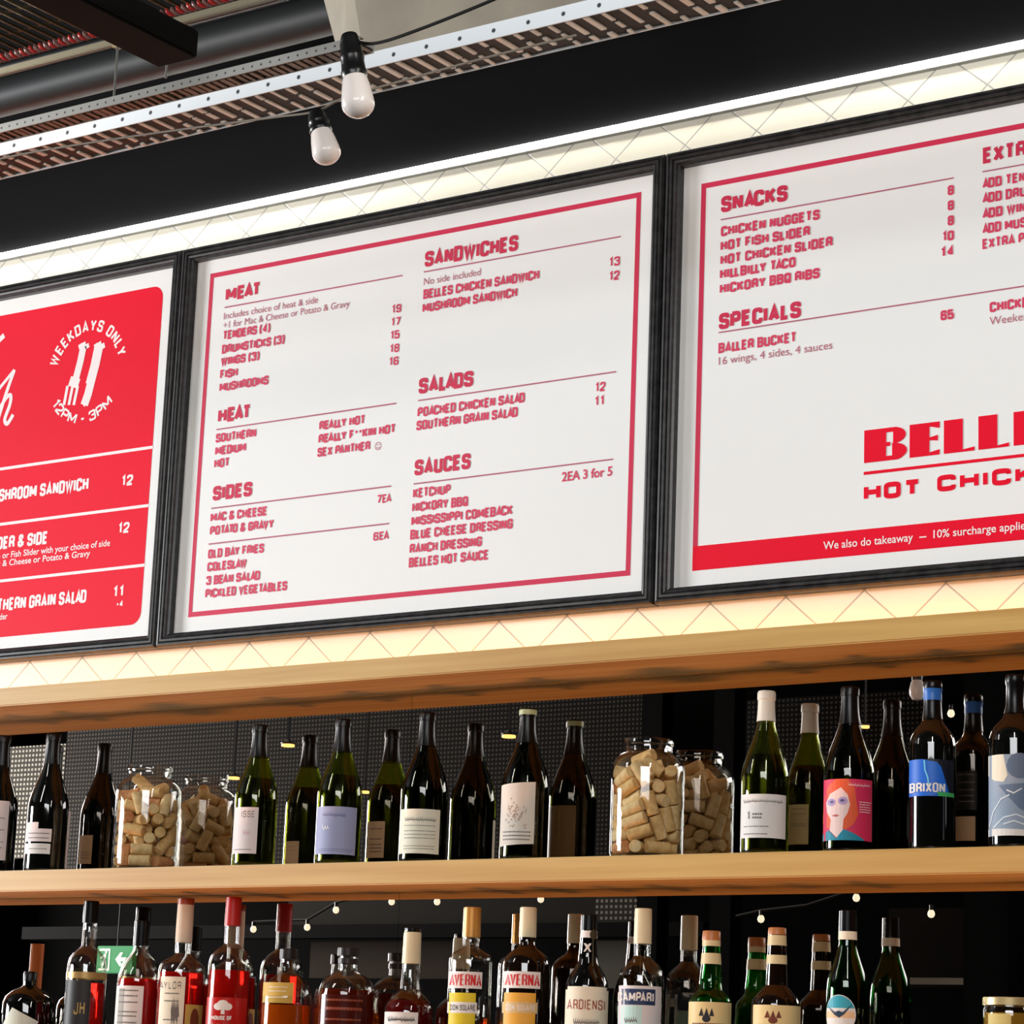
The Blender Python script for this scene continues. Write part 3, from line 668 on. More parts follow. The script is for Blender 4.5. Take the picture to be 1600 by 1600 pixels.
tag(obj('wall_rail', B((a.x, YR + .02, b.z), (b.x, YR + .12, a.z)), blk), 'black horizontal rail reflected behind the spirit bottles', 'rail')
def glow(px, py, wpx, label, warm=True, Y=-4.6):
    p = back(px, py, Y); r = wpx / 2 / FPX * 11.2
    t = thing('pendant_lamp', label, 'lamp', p, 'pendant lamps reflected in the mirrors')
    obj('lamp_shade', lathe(bmesh.new(), [(0, r * .9), (r * .25, r * .85), (r * .5, r * .45), (r, .012), (r, .006), (0, .006)], 24), mat('lamp_shade_black', (30, 24, 18), .5), t, True)
    obj('light_disc', lathe(bmesh.new(), [(0, .005), (r * .9, .005), (r * .9, -.004), (0, -.004)], 24), mat('lamp_glow', (255, 210, 140), .5, emit=(255, 196, 110), strength=1.6), t)
    obj('suspension_cord', tube(bmesh.new(), [(0, 0, r * .85), (0, 0, TOPZ - p.z)], .004, 6), cable_m, t)
    return t
glow(450, 1165, 24, 'pendant lamp reflected between the third and fourth wine bottle necks')
glow(365, 1216, 22, 'pendant lamp reflected just right of the left cork jars')
glow(795, 1151, 24, 'pendant lamp reflected left of the bottle with the torn label')
glow(570, 1238, 16, 'pendant lamp reflected right of the lavender label bottle')
glow(1352, 1136, 13, 'pendant lamp reflected right of the bottle with the portrait label')
fairy = mat('fairy_light', (255, 244, 220), .5, emit=(255, 238, 205), strength=.9)
fp = [((525, 1422), 'small bulb reflected above the dark amber flask'), ((612, 1409), 'small bulb reflected left of the lower mirror joint'), ((683, 1409), 'small bulb reflected right of the lower mirror joint'), ((845, 1405), 'small bulb reflected above the second yellow label bottle'), ((480, 1449), 'warm small bulb reflected right of the red capped bottle'), ((396, 1452), 'small bulb reflected beside the first red cap'), ((1189, 1436), 'small bulb reflected above the brown bottles'), ((1338, 1403), 'small bulb reflected above the tall green bottle'), ((1455, 1428), 'small bulb reflected above the large dull panel'), ((1486, 1115), 'small bulb reflected right of the blue capped bottle')]
for (px, py), lab in fp:
    p = back(px, py, -5.0); t = thing('fairy_bulb', lab, 'light bulb', p, 'small bulbs of the string lights in the mirrors')
    obj('glass_globe', lathe(bmesh.new(), [(0, -.016), (.010, -.012), (.0145, -.002), (.0125, .008), (.007, .016), (0, .016)], 16), fairy, t, True)
    obj('socket', lathe(bmesh.new(), [(0, .014), (.008, .014), (.008, .034), (0, .034)], 12), sock_m, t, True)
def roomwire(pts, label, Y=-5.0):
    q = [back(x, y, Y) + Vector((0, 0, .034)) for x, y in pts]
    tag(obj('string_light_cable', tube(bmesh.new(), q, .006, 6), cable_m, None, True), label, 'cable')
roomwire([(396, 1452), (480, 1449), (525, 1422), (560, 1414), (612, 1409), (640, 1412), (683, 1409), (760, 1412), (845, 1405)], 'cable of small bulbs reflected below the wine shelf on the left')
roomwire([(1150, 1445), (1189, 1436), (1260, 1428), (1338, 1403)], 'cable of small bulbs reflected below the wine shelf on the right')
p = back(1433, 1079, -2.6)
t = thing('festoon_bulb', 'white bulb reflected beside the blue bottle top', 'light bulb', p, 'festoon bulbs by the cable tray')
obj('glass_globe', lathe(bmesh.new(), [(0, -.03), (.014, -.027), (.022, -.014), (.0235, .002), (.019, .022), (.015, .03), (0, .03)], 24), bulb_m, t, True)
obj('socket', lathe(bmesh.new(), [(0, .03), (.0165, .03), (.018, .06), (.013, .085), (0, .085)], 20), sock_m, t, True)
# exit sign
a, b = back(152, 1478, -5.2), back(206, 1521, -5.2); xa, xb = sorted((a.x, b.x)); za, zb = sorted((a.z, b.z)); W_, H_ = xb - xa, zb - za
t = thing('exit_sign', 'green emergency exit sign reflected between two spirit bottles on the left', 'exit sign', ((xa + xb) / 2, -5.2, za))
obj('sign_box', B((-W_ / 2, -.03, 0), (W_ / 2, 0, H_), .004), mat('exit_green', (0, 150, 80), .4, emit=(0, 160, 84), strength=.22), t)
bm = bmesh.new(); pt = lambda v: (v.x * W_ / 2, .001, v.y * H_)
poly(bm, [(-.85, .10), (-.25, .10), (-.25, .90), (-.85, .90), (-.85, .82), (-.33, .82), (-.33, .18), (-.85, .18)], pt)
for pg in ([(-.62, .45), (-.5, .45), (-.46, .68), (-.58, .72)], [(-.60, .46), (-.52, .46), (-.62, .2), (-.70, .2)], [(-.52, .46), (-.44, .46), (-.40, .2), (-.48, .2)], [(-.58, .7), (-.78, .58), (-.75, .52), (-.55, .62)], ring(-.48, .78, .06, .07, 10)): poly(bm, pg, pt)
poly(bm, [(.75, .44), (.75, .58), (.35, .58), (.45, .76), (.30, .76), (.05, .51), (.30, .26), (.45, .26), (.35, .44)], pt)
obj('pictogram', bm, mat('exit_white', (240, 250, 235), .5, emit=(240, 250, 230), strength=.35), t)
obj('suspension_cord', tube(bmesh.new(), [(0, -.015, H_), (0, -.015, TOPZ - za)], .004, 6), cable_m, t)
# ================================================================== BOTTLES
YBOT = YM - .084
def glassmat(name, rgb, edge=None, glow=0.0):
    """thin-walled glass: clear or tinted see-through with a Fresnel reflection, darker where seen edge-on"""
    m = mat(name, rgb, .02); k = N(m); t_ = k.t
    tr = k.n('ShaderNodeBsdfTransparent'); gl = k.n('ShaderNodeBsdfGlossy'); gl.inputs['Roughness'].default_value = .015
    l2 = k.n('ShaderNodeLayerWeight'); l2.inputs['Blend'].default_value = .5
    fr = k.math('ADD', k.math('MULTIPLY', k.math('POWER', l2.outputs['Facing'], 4.0), .8), .05)
    lw = k.n('ShaderNodeLayerWeight'); lw.inputs['Blend'].default_value = .35
    e = edge or tuple(int(c * .55) for c in rgb)
    k.link(k.mix(k.math('POWER', lw.outputs['Facing'], 2.2), lin(rgb), lin(e)), tr.inputs['Color'])
    mx = k.n('ShaderNodeMixShader'); k.link(fr, mx.inputs[0]); k.link(tr.outputs[0], mx.inputs[1]); k.link(gl.outputs[0], mx.inputs[2])
    if glow:
        tl_ = k.n('ShaderNodeBsdfTranslucent'); tl_.inputs['Color'].default_value = lin(rgb)
        m2 = k.n('ShaderNodeMixShader'); m2.inputs[0].default_value = glow; k.link(mx.outputs[0], m2.inputs[1]); k.link(tl_.outputs[0], m2.inputs[2]); mx = m2
    t_.links.new(mx.outputs[0], t_.nodes['Material Output'].inputs['Surface']); return m
g_clear = glassmat('clear_glass', (252, 252, 250), (214, 218, 212)); g_olive = glassmat('olive_glass', (196, 204, 100), None, .045); g_dark = glassmat('dark_olive_glass', (120, 128, 62), None, .02)
g_black = mat('black_glass', (9, 10, 9), .05, coat=.5)
g_green = glassmat('green_glass', (90, 196, 110), None, .06); g_deep = glassmat('deep_green_glass', (50, 158, 84), None, .06); g_brown = mat('brown_black_glass', (20, 11, 7), .05, coat=.5)
wine_m = mat('dark_wine', (8, 9, 5), .15)
def liquid(name, rgb, trans=.6): return mat(name, rgb, .05, 0, trans, 1.34)
l_red = liquid('red_spirit', (196, 22, 16), .45); l_amber = liquid('amber_spirit', (214, 96, 18), .55); l_dark = liquid('dark_amber_spirit', (120, 34, 12), .55); l_maroon = liquid('maroon_spirit', (110, 18, 16), .5)
l_clear = liquid('clear_spirit', (245, 246, 240), 1.0)
cap_black = mat('black_capsule', (8, 8, 9), .3, spec=.3); cap_cream = mat('cream_capsule', (226, 214, 176), .4); cap_white = mat('white_capsule', (222, 216, 200), .45)
cap_gold = mat('gold_capsule', (206, 150, 74), .35, .35); cap_red = mat('red_capsule', (176, 30, 24), .4); cap_tan = mat('tan_capsule', (186, 116, 62), .4)
paper_w = mat('white_label', (238, 232, 226), .6); paper_pink = mat('pinkish_label', (238, 220, 216), .6); paper_cream = mat('cream_label', (240, 232, 208), .6); paper_tan = mat('tan_back_label', (246, 212, 170), .6)
paper_lav = mat('lavender_label', (168, 170, 204), .6); print_grey = mat('grey_print', (120, 112, 108), .6); print_dark = mat('dark_print', (40, 38, 40), .6)
def toC(x, y): return math.atan2(CAM.y - y, CAM.x - x)
def shell(prof, th, neck_r):
    """outer profile bottom->top plus an inner wall: a hollow bottle with an open bore"""
    inner = [(max(r - th, .004), z) for r, z in prof if z > .012]
    inner = [(r, z) for r, z in inner]
    return [(0, prof[0][1])] + prof + [(max(prof[-1][0] - th, .004), prof[-1][1])] + inner[::-1] + [(max(prof[1][0] - th, .01), .011), (0, .011)]
def interp(prof, z):
    for (r0, z0), (r1, z1) in zip(prof, prof[1:]):
        if z0 <= z <= z1: return r0 + (r1 - r0) * (z - z0) / max(1e-9, z1 - z0)
    return prof[-1][0] if z > prof[-1][1] else prof[0][0]
def patch(bm, R, az0, az1, z0, z1, off=.0004, nu=18, skew=0.0, prof=None):
    nv = 1 if prof is None else 8; rows = []
    for j in range(nv + 1):
        row = []
        for i in range(nu + 1):
            a_ = az0 + (az1 - az0) * i / nu; z = z0 + (z1 - z0) * j / nv + skew * (i / nu - .5)
            r = (R if prof is None else interp(prof, z)) + off
            row.append(bm.verts.new((r * math.cos(a_), r * math.sin(a_), z)))
        rows.append(row)
    for r0, r1 in zip(rows, rows[1:]):
        for i in range(nu): bm.faces.new((r0[i], r0[i + 1], r1[i + 1], r1[i]))
def wrapmesh(bm, R, az0, az1, z0, z1, off, cuts=12, azc=None):
    """bend a flat drawing in the unit square of a label round the bottle"""
    spread(bm, 2, .00002)
    for i in range(1, cuts):
        geom = list(bm.verts) + list(bm.edges) + list(bm.faces)
        bmesh.ops.bisect_plane(bm, geom=geom, plane_co=(i / cuts, 0, 0), plane_no=(1, 0, 0))
    for v in bm.verts:
        if azc is None: a_ = az0 + (az1 - az0) * v.co.x
        else:
            n_ = math.sin(az0 - azc) + (math.sin(az1 - azc) - math.sin(az0 - azc)) * v.co.x; a_ = azc + math.asin(max(-.99, min(.99, n_)))
        z = z0 + (z1 - z0) * v.co.y; r = R + off + v.co.z
        v.co = (r * math.cos(a_), r * math.sin(a_), z)
    return bm
UV = lambda v: (v.x, v.y, 0)
class Bottle:
    def __init__(s, name, label, px, py, shelf, cat='bottle', group=None, yb=None):
        yb = YBOT if yb is None else yb
        p = at(px, py, yb); s.x, s.y, s.sh = p.x, yb, shelf; s.top = p.z - shelf; s.px = px
        s.root = thing(name, label, cat, (p.x, yb, shelf + .0002), group); s.az = toC(p.x, yb)
        s.sc = pr((p.x, yb, shelf + .1))[2] / FPX
        s.root.rotation_euler = (0, 0, 0)
    def cx(s, z): return pr((s.x, s.y, s.sh + z))[0]
    def zpx(s, py):       # height above the shelf of a pixel row on the bottle axis
        lo, hi = -.1, .6
        for _ in range(40):
            m = (lo + hi) / 2
            if pr((s.x, s.y, s.sh + m))[1] > py: lo = m
            else: hi = m
        return lo
    def prof_px(s, rows):   # [(row, half width)] from the top down
        return [(hw * s.sc, s.zpx(y)) for y, hw in rows][::-1]
    def body(s, prof, m, th=.0032, part='glass_body', hollow=True):
        s.prof = prof
        pf = shell(prof, th, 0) if hollow else [(0, prof[0][1])] + prof + [(0, prof[-1][1])]
        obj(part, lathe(bmesh.new(), pf, 44), m, s.root, True)
    def fill(s, z1, m, th=.0032, part='liquid'):
        pf = [(r - th + .0004, z) for r, z in s.prof if .012 < z < z1]; pf = [(interp(s.prof, .0125) - th, .0125)] + pf + [(interp(s.prof, z1) - th + .0004, z1)]
        obj(part, lathe(bmesh.new(), [(0, .0125)] + pf + [(0, z1)], 40), m, s.root, True)
    def cap(s, z0, z1, m, extra=.0012, part='capsule', r=None):
        zs = [z0] + [z for _, z in s.prof if z0 < z < z1] + [z1]
        pf = [((r if r else interp(s.prof, z)) + extra, z) for z in zs]
        pf = [(0, z0)] + pf + [(pf[-1][0] - .001, z1 + .0012), (0, z1 + .0012)]
        return obj(part, lathe(bmesh.new(), pf, 28), m, s.root, True)
    def band(s, z0, z1, m, part='neck_band', off=.0006):
        bm = bmesh.new(); n = 6
        zs = [z0 + (z1 - z0) * i / n for i in range(n + 1)]; seg = 32
        rows = [[bm.verts.new(((interp(s.prof, z) + off) * math.cos(2 * PI * k_ / seg), (interp(s.prof, z) + off) * math.sin(2 * PI * k_ / seg), z)) for k_ in range(seg)] for z in zs]
        for a_, b_ in zip(rows, rows[1:]):
            for k_ in range(seg): bm.faces.new((a_[k_], a_[(k_ + 1) % seg], b_[(k_ + 1) % seg], b_[k_]))
        return obj(part, bm, m, s.root, True)
    def ang(s, xpx, z, R):
        n = (xpx - s.cx(z)) * s.sc / R
        if n < -.96: return -math.radians(77)
        if n > .96: return math.radians(77)
        return math.asin(n)
    def label(s, xl, xr, yt, yb, m, part='label', skew=0.0, clampl=None):
        z0, z1 = s.zpx(yb), s.zpx(yt); zm = (z0 + z1) / 2; R = interp(s.prof, zm)
        a0, a1 = s.az + s.ang(xl, zm, R), s.az + s.ang(xr, zm, R)
        bm = bmesh.new(); patch(bm, R, a0, a1, z0, z1, skew=skew); L = obj(part, bm, m, s.root, True); L['face'] = 1
        return L, (R, a0, a1, z0, z1)
    def backlabel(s, z0, z1, half, m, mid=90, part='back_label'):
        R = interp(s.prof, (z0 + z1) / 2); bm = bmesh.new(); c = math.radians(mid)
        patch(bm, R, c - half, c + half, z0, z1); L = obj(part, bm, m, s.root, True)
        return L, (R, c - half, c + half, z0, z1)
    def art(s, L, fr, bm, m, part='print', off=.0008):
        wrapmesh(bm, *fr, off, azc=s.az if L.get('face') else None); return obj(part, bm, m, L)
def textbars(seed, rows, x0=.1, x1=.9, h=.014):
    """fine unreadable print as thin broken rules"""
    r = random.Random(seed); bm = bmesh.new()
    for y in rows:
        x = x0
        while x < x1 - .03:
            L = r.uniform(.02, .07); poly(bm, [(x, y), (min(x + L, x1), y), (min(x + L, x1), y + h), (x, y + h)], UV); x += L + .012
    return bm
def script(seed, x0, x1, y, h):
    """handwritten line"""
    r = random.Random(seed); n = int((x1 - x0) / .045); pts = []
    for i in range(n * 4):
        u = i / (n * 4 - 1); pts.append(Vector((x0 + (x1 - x0) * u + .012 * math.cos(i * PI / 2), y + h * (.5 + .5 * math.sin(i * PI / 2) * r.uniform(.4, 1)))))
    bm = bmesh.new(); thick(bm, pts, h * .16, False, UV); return bm
def word(s, x0, x1, y0, y1, weight=.17):
    bm = bmesh.new()
    letters(bm, s, x1 - x0, y1 - y0, lambda v: (x0 + v.x, y0 + v.y, 0), weight); return bm
BURG = lambda R, H: [(R * .93, 0), (R * .985, .003), (R, .009), (R, .143), (R * .985, .153), (R * .94, .165), (R * .85, .180), (R * .735, .195), (R * .60, .211), (R * .485, .226), (R * .405, .240), (.0162, .256), (.0150, .272), (.0146, H - .018), (.0146, H - .016), (.0160, H - .015), (.0160, H - .003), (.0150, H)]
BORD = lambda R, H: [(R * .93, 0), (R * .985, .003), (R, .009), (R, .188), (R * .985, .196), (R * .93, .205), (R * .82, .214), (R * .66, .222), (R * .50, .230), (R * .41, .238), (.0158, .250), (.0148, .265), (.0146, H - .018), (.0160, H - .015), (.0160, H - .003), (.0150, H)]
WG = 'wine bottles on the middle oak shelf'
def wine(px, py, R, label, kind, gm, capm, fillz=.2, capz=.068, opaque=False):
    b_ = Bottle('wine_bottle', label, px, py, SH1, 'wine bottle', WG); H = max(.29, min(.315, b_.top))
    prof = kind(R, H)
    if opaque: b_.body(prof, gm, hollow=False)
    else:
        b_.body(prof, gm); b_.fill(fillz, wine_m)
    if capm: b_.cap(H - capz, H, capm)
    b_.H = H; return b_
# 0 cut off at the left edge
b = wine(7, 1150, .044, 'wine bottle cut off at the left edge with a sliver of pale label', BURG, g_black, cap_black, opaque=True)
L, fr = b.label(-55, 11, 1254, 1346, paper_pink); b.art(L, fr, textbars(1, (.2, .3, .5, .7), .1, .9), print_grey)
# 1
b = wine(84.5, 1148, .0455, 'dark wine bottle with a stepped white label, second from the left edge', BURG, g_black, cap_black, opaque=True)
L, fr = b.label(33, 80, 1298, 1318, paper_pink); b.art(L, fr, textbars(2, (.25, .6), .1, .9, .07), print_grey)
L2, fr2 = b.label(43, 60, 1288, 1298, paper_pink, 'label_top')
L3, fr3 = b.label(32, 78, 1321, 1337, paper_w, 'label_foot'); b.art(L3, fr3, textbars(3, (.45,), .15, .9, .07), print_grey)
L, fr = b.backlabel(.033, .098, .46, paper_tan); b.art(L, fr, textbars(4, (.2, .3, .4), .15, .85), print_grey)
# 3
b = wine(407.5, 1134, .0455, 'green wine bottle with a tall white label, right of the left jar of corks', BURG, g_olive, cap_black, .188)
L, fr = b.label(357, 402, 1265, 1337, paper_pink); b.art(L, fr, word('ISSE', .30, .86, .78, .92, .13), print_grey); b.art(L, fr, script(5, .4, .7, .4, .12), mat('pink_print', (232, 190, 190), .6)); b.art(L, fr, textbars(5, (.08,), .1, .8, .015), print_grey)
L, fr = b.backlabel(.022, .070, .42, paper_tan); b.art(L, fr, textbars(6, (.6, .75), .15, .85), print_grey)
# 4
b = wine(537.5, 1125, .0465, 'green wine bottle with a large lavender label', BURG, g_olive, cap_black, .186)
L, fr = b.label(487.5, 555.5, 1264, 1338, paper_lav); b.art(L, fr, script(7, .15, .72, .78, .10), mat('lavender_print', (116, 118, 158), .6)); b.art(L, fr, script(8, .15, .32, .5, .12), paper_w); b.art(L, fr, textbars(9, (.06, .1), .1, .95, .012), mat('lavender_print'))
L, fr = b.backlabel(.030, .106, .50, paper_tan); b.art(L, fr, textbars(10, (.15, .25, .35, .5, .78), .12, .8, .03), print_grey)
# 5
b = wine(669, 1115, .0475, 'dark wine bottle with a square cream label and handwritten title', BURG, g_dark, cap_black, .186)
L, fr = b.label(615, 686, 1268, 1337, paper_cream); b.art(L, fr, script(11, .12, .9, .72, .10), print_grey); b.art(L, fr, textbars(12, (.62, .5, .42, .34, .16, .10), .12, .9, .014), print_grey)
# 6
b = wine(825.5, 1108.5, .0475, 'dark wine bottle with a tilted torn-edged label and a pale sketch', BURG, g_dark, cap_black, .186)
b.band(b.H - .012, b.H - .002, mat('pale_green_capsule', (170, 178, 128), .4), 'capsule_rim', .0019)
L, fr = b.label(778, 835, 1228, 1324, mat('torn_label', (226, 214, 200), .7), skew=.006)
bm = bmesh.new(); r = random.Random(3)
for i in range(60):
    x, y = r.gauss(.42, .15), r.gauss(.5, .10)
    if .1 < x < .8 and .2 < y < .8: poly(bm, [(x, y), (x + .05, y + .01), (x + .03, y + .035)], UV)
b.art(L, fr, bm, mat('sepia_print', (176, 146, 126), .7)); b.art(L, fr, textbars(13, (.2, .14, .08), .1, .9, .02), print_grey)
L, fr = b.backlabel(.020, .125, .85, mat('ochre_back_label', (112, 82, 34), .5), 96)
# 8
b = wine(1198, 1081.5, .0445, 'wine bottle with a white capsule and white label, right of the right cork jars', BURG, g_olive, cap_white, .186, .056)
L, fr = b.label(1155, 1227, 1245, 1313, paper_w); b.art(L, fr, script(14, .06, .92, .80, .09), print_grey); b.art(L, fr, textbars(15, (.25, .08), .08, .62, .02), print_grey); b.art(L, fr, word('1', .15, .2, .42, .6), print_grey); b.art(L, fr, textbars(16, (.44, .52), .26, .5, .04), print_grey)
L, fr = b.backlabel(.035, .110, .5, mat('straw_back_label', (214, 196, 140), .6)); b.art(L, fr, textbars(17, (.45, .5, .75, .88), .1, .8, .015), print_grey)
# 9 portrait
b = wine(1328.5, 1075, .0465, 'wine bottle whose label shows a red haired woman in glasses on crimson', BURG, g_dark, cap_black, .190)
L, fr = b.label(1285, 1361.5, 1222, 1317, mat('crimson_label', (222, 44, 88), .6))
F = [('hair', (240, 92, 46), [[(0, .42), (.02, .7), (.10, .9), (.25, 1), (.5, 1), (.64, .86), (.68, .62), (.72, .42), (.62, .26), (.44, .16), (.1, .2), (0, .28)]]),
     ('face', (250, 214, 206), [[(.06, .62), (.14, .76), (.36, .86), (.5, .74), (.55, .58), (.5, .44), (.42, .34), (.40, .16), (.28, .04), (.14, .16), (.16, .34), (.08, .46)]]),
     ('blouse', (26, 140, 166), [[(0, 0), (0, .10), (.12, .17), (.27, .03), (.42, .18), (.62, .12), (.82, .03), (.84, 0)]]),
     ('glasses', (186, 158, 206), [ring(.17, .62, .085, .06, 12), ring(.40, .64, .10, .065, 12)]),
     ('eyes', (92, 84, 120), [ring(.18, .625, .04, .022, 8), ring(.39, .645, .045, .024, 8)]),
     ('mouth', (206, 96, 96), [[(.18, .40), (.25, .42), (.33, .41), (.26, .38)]])]
for i, (nm, c, pgs) in enumerate(F):
    bm = bmesh.new()
    for pg in pgs: poly(bm, pg, UV)
    b.art(L, fr, bm, mat('portrait_' + nm, c, .6), 'print_' + nm, .0007 + .0002 * i)
b.art(L, fr, script(18, .5, .95, .88, .06), mat('portrait_script', (250, 220, 214), .6), 'print_script', .0014)
b.art(L, fr, textbars(19, (.62, .58, .54, .5, .46), .74, .97, .014), mat('portrait_script'), 'print_lines', .0012)
# 10 blue
b = wine(1457.5, 1066, .0415, 'tall dark wine bottle with a bright blue label and blue band at the neck', BORD, g_black, cap_black, opaque=True)
b.band(b.H - .034, b.H - .013, mat('blue_band', (40, 104, 190), .4), 'neck_band', .0019)
L, fr = b.label(1421, 1489, 1191, 1248, mat('blue_label', (24, 104, 214), .5))
bm = bmesh.new(); poly(bm, [(.3, 1), (1, 1), (1, 0), (.92, 0), (.8, .5), (.72, .8), (.62, .93), (.45, .96)], UV); b.art(L, fr, bm, mat('navy_print', (10, 14, 34), .5), 'print_hill')
bm = bmesh.new(); thick(bm, [Vector(v) for v in ((.34, .98), (.36, .7), (.42, .5), (.45, .2))], .03, False, UV); b.art(L, fr, bm, mat('cyan_print', (120, 214, 240), .5), 'print_line', .0012)
b.art(L, fr, word('BRIXON', .02, .80, .10, .36, .16), paper_w, 'print_title', .0014)
bm = bmesh.new(); poly(bm, [(.66, 0), (1, 0), (1, .11), (.62, .11)], UV); b.art(L, fr, bm, mat('leaf_green_print', (66, 178, 96), .5), 'print_strip', .0016)
L, fr = b.backlabel(.034, .078, .52, paper_tan)
L, fr = b.backlabel(.090, .160, .60, mat('black_back_label', (18, 18, 18), .5), 90, 'back_panel'); b.art(L, fr, textbars(20, (.9, .7, .5, .35, .2), .1, .7, .03), print_grey)
# 11 right edge
b = wine(1586, 1056, .0465, 'large dark wine bottle at the right edge with a grey blue illustrated label', BORD, g_black, cap_black, opaque=True)
L, fr = b.label(1543, 1622, 1184, 1310, mat('grey_blue_label', (150, 164, 182), .6))
for nm, c, pgs in (('sky', (232, 226, 204), [[(0, .75), (.12, .68), (.3, .66), (.38, .74), (.34, .86), (.3, 1), (0, 1)]]), ('cloud', (94, 112, 138), [ring(.62, .86, .26, .16, 14)]), ('shade', (104, 122, 146), [[(.2, .62), (1, .66), (1, .2), (.6, .34), (.36, .5)]]), ('foot', (236, 226, 218), [[(0, 0), (1, 0), (1, .07), (0, .09)]])):
    bm = bmesh.new()
    for pg in pgs: poly(bm, pg, UV)
    b.art(L, fr, bm, mat('illustration_' + nm, c, .6), 'print_' + nm)
bm = bmesh.new()
for pts in (((.02, .12), (.1, .3), (.25, .45), (.42, .5)), ((.1, .1), (.3, .22), (.55, .26), (.8, .2)), ((.3, .14), (.5, .18), (.7, .14), (.95, .26)), ((.36, .56), (.5, .52), (.66, .58))): thick(bm, [Vector(v) for v in pts], .018, False, UV)
b.art(L, fr, bm, mat('illustration_line', (226, 232, 238), .6), 'print_outline', .0012)

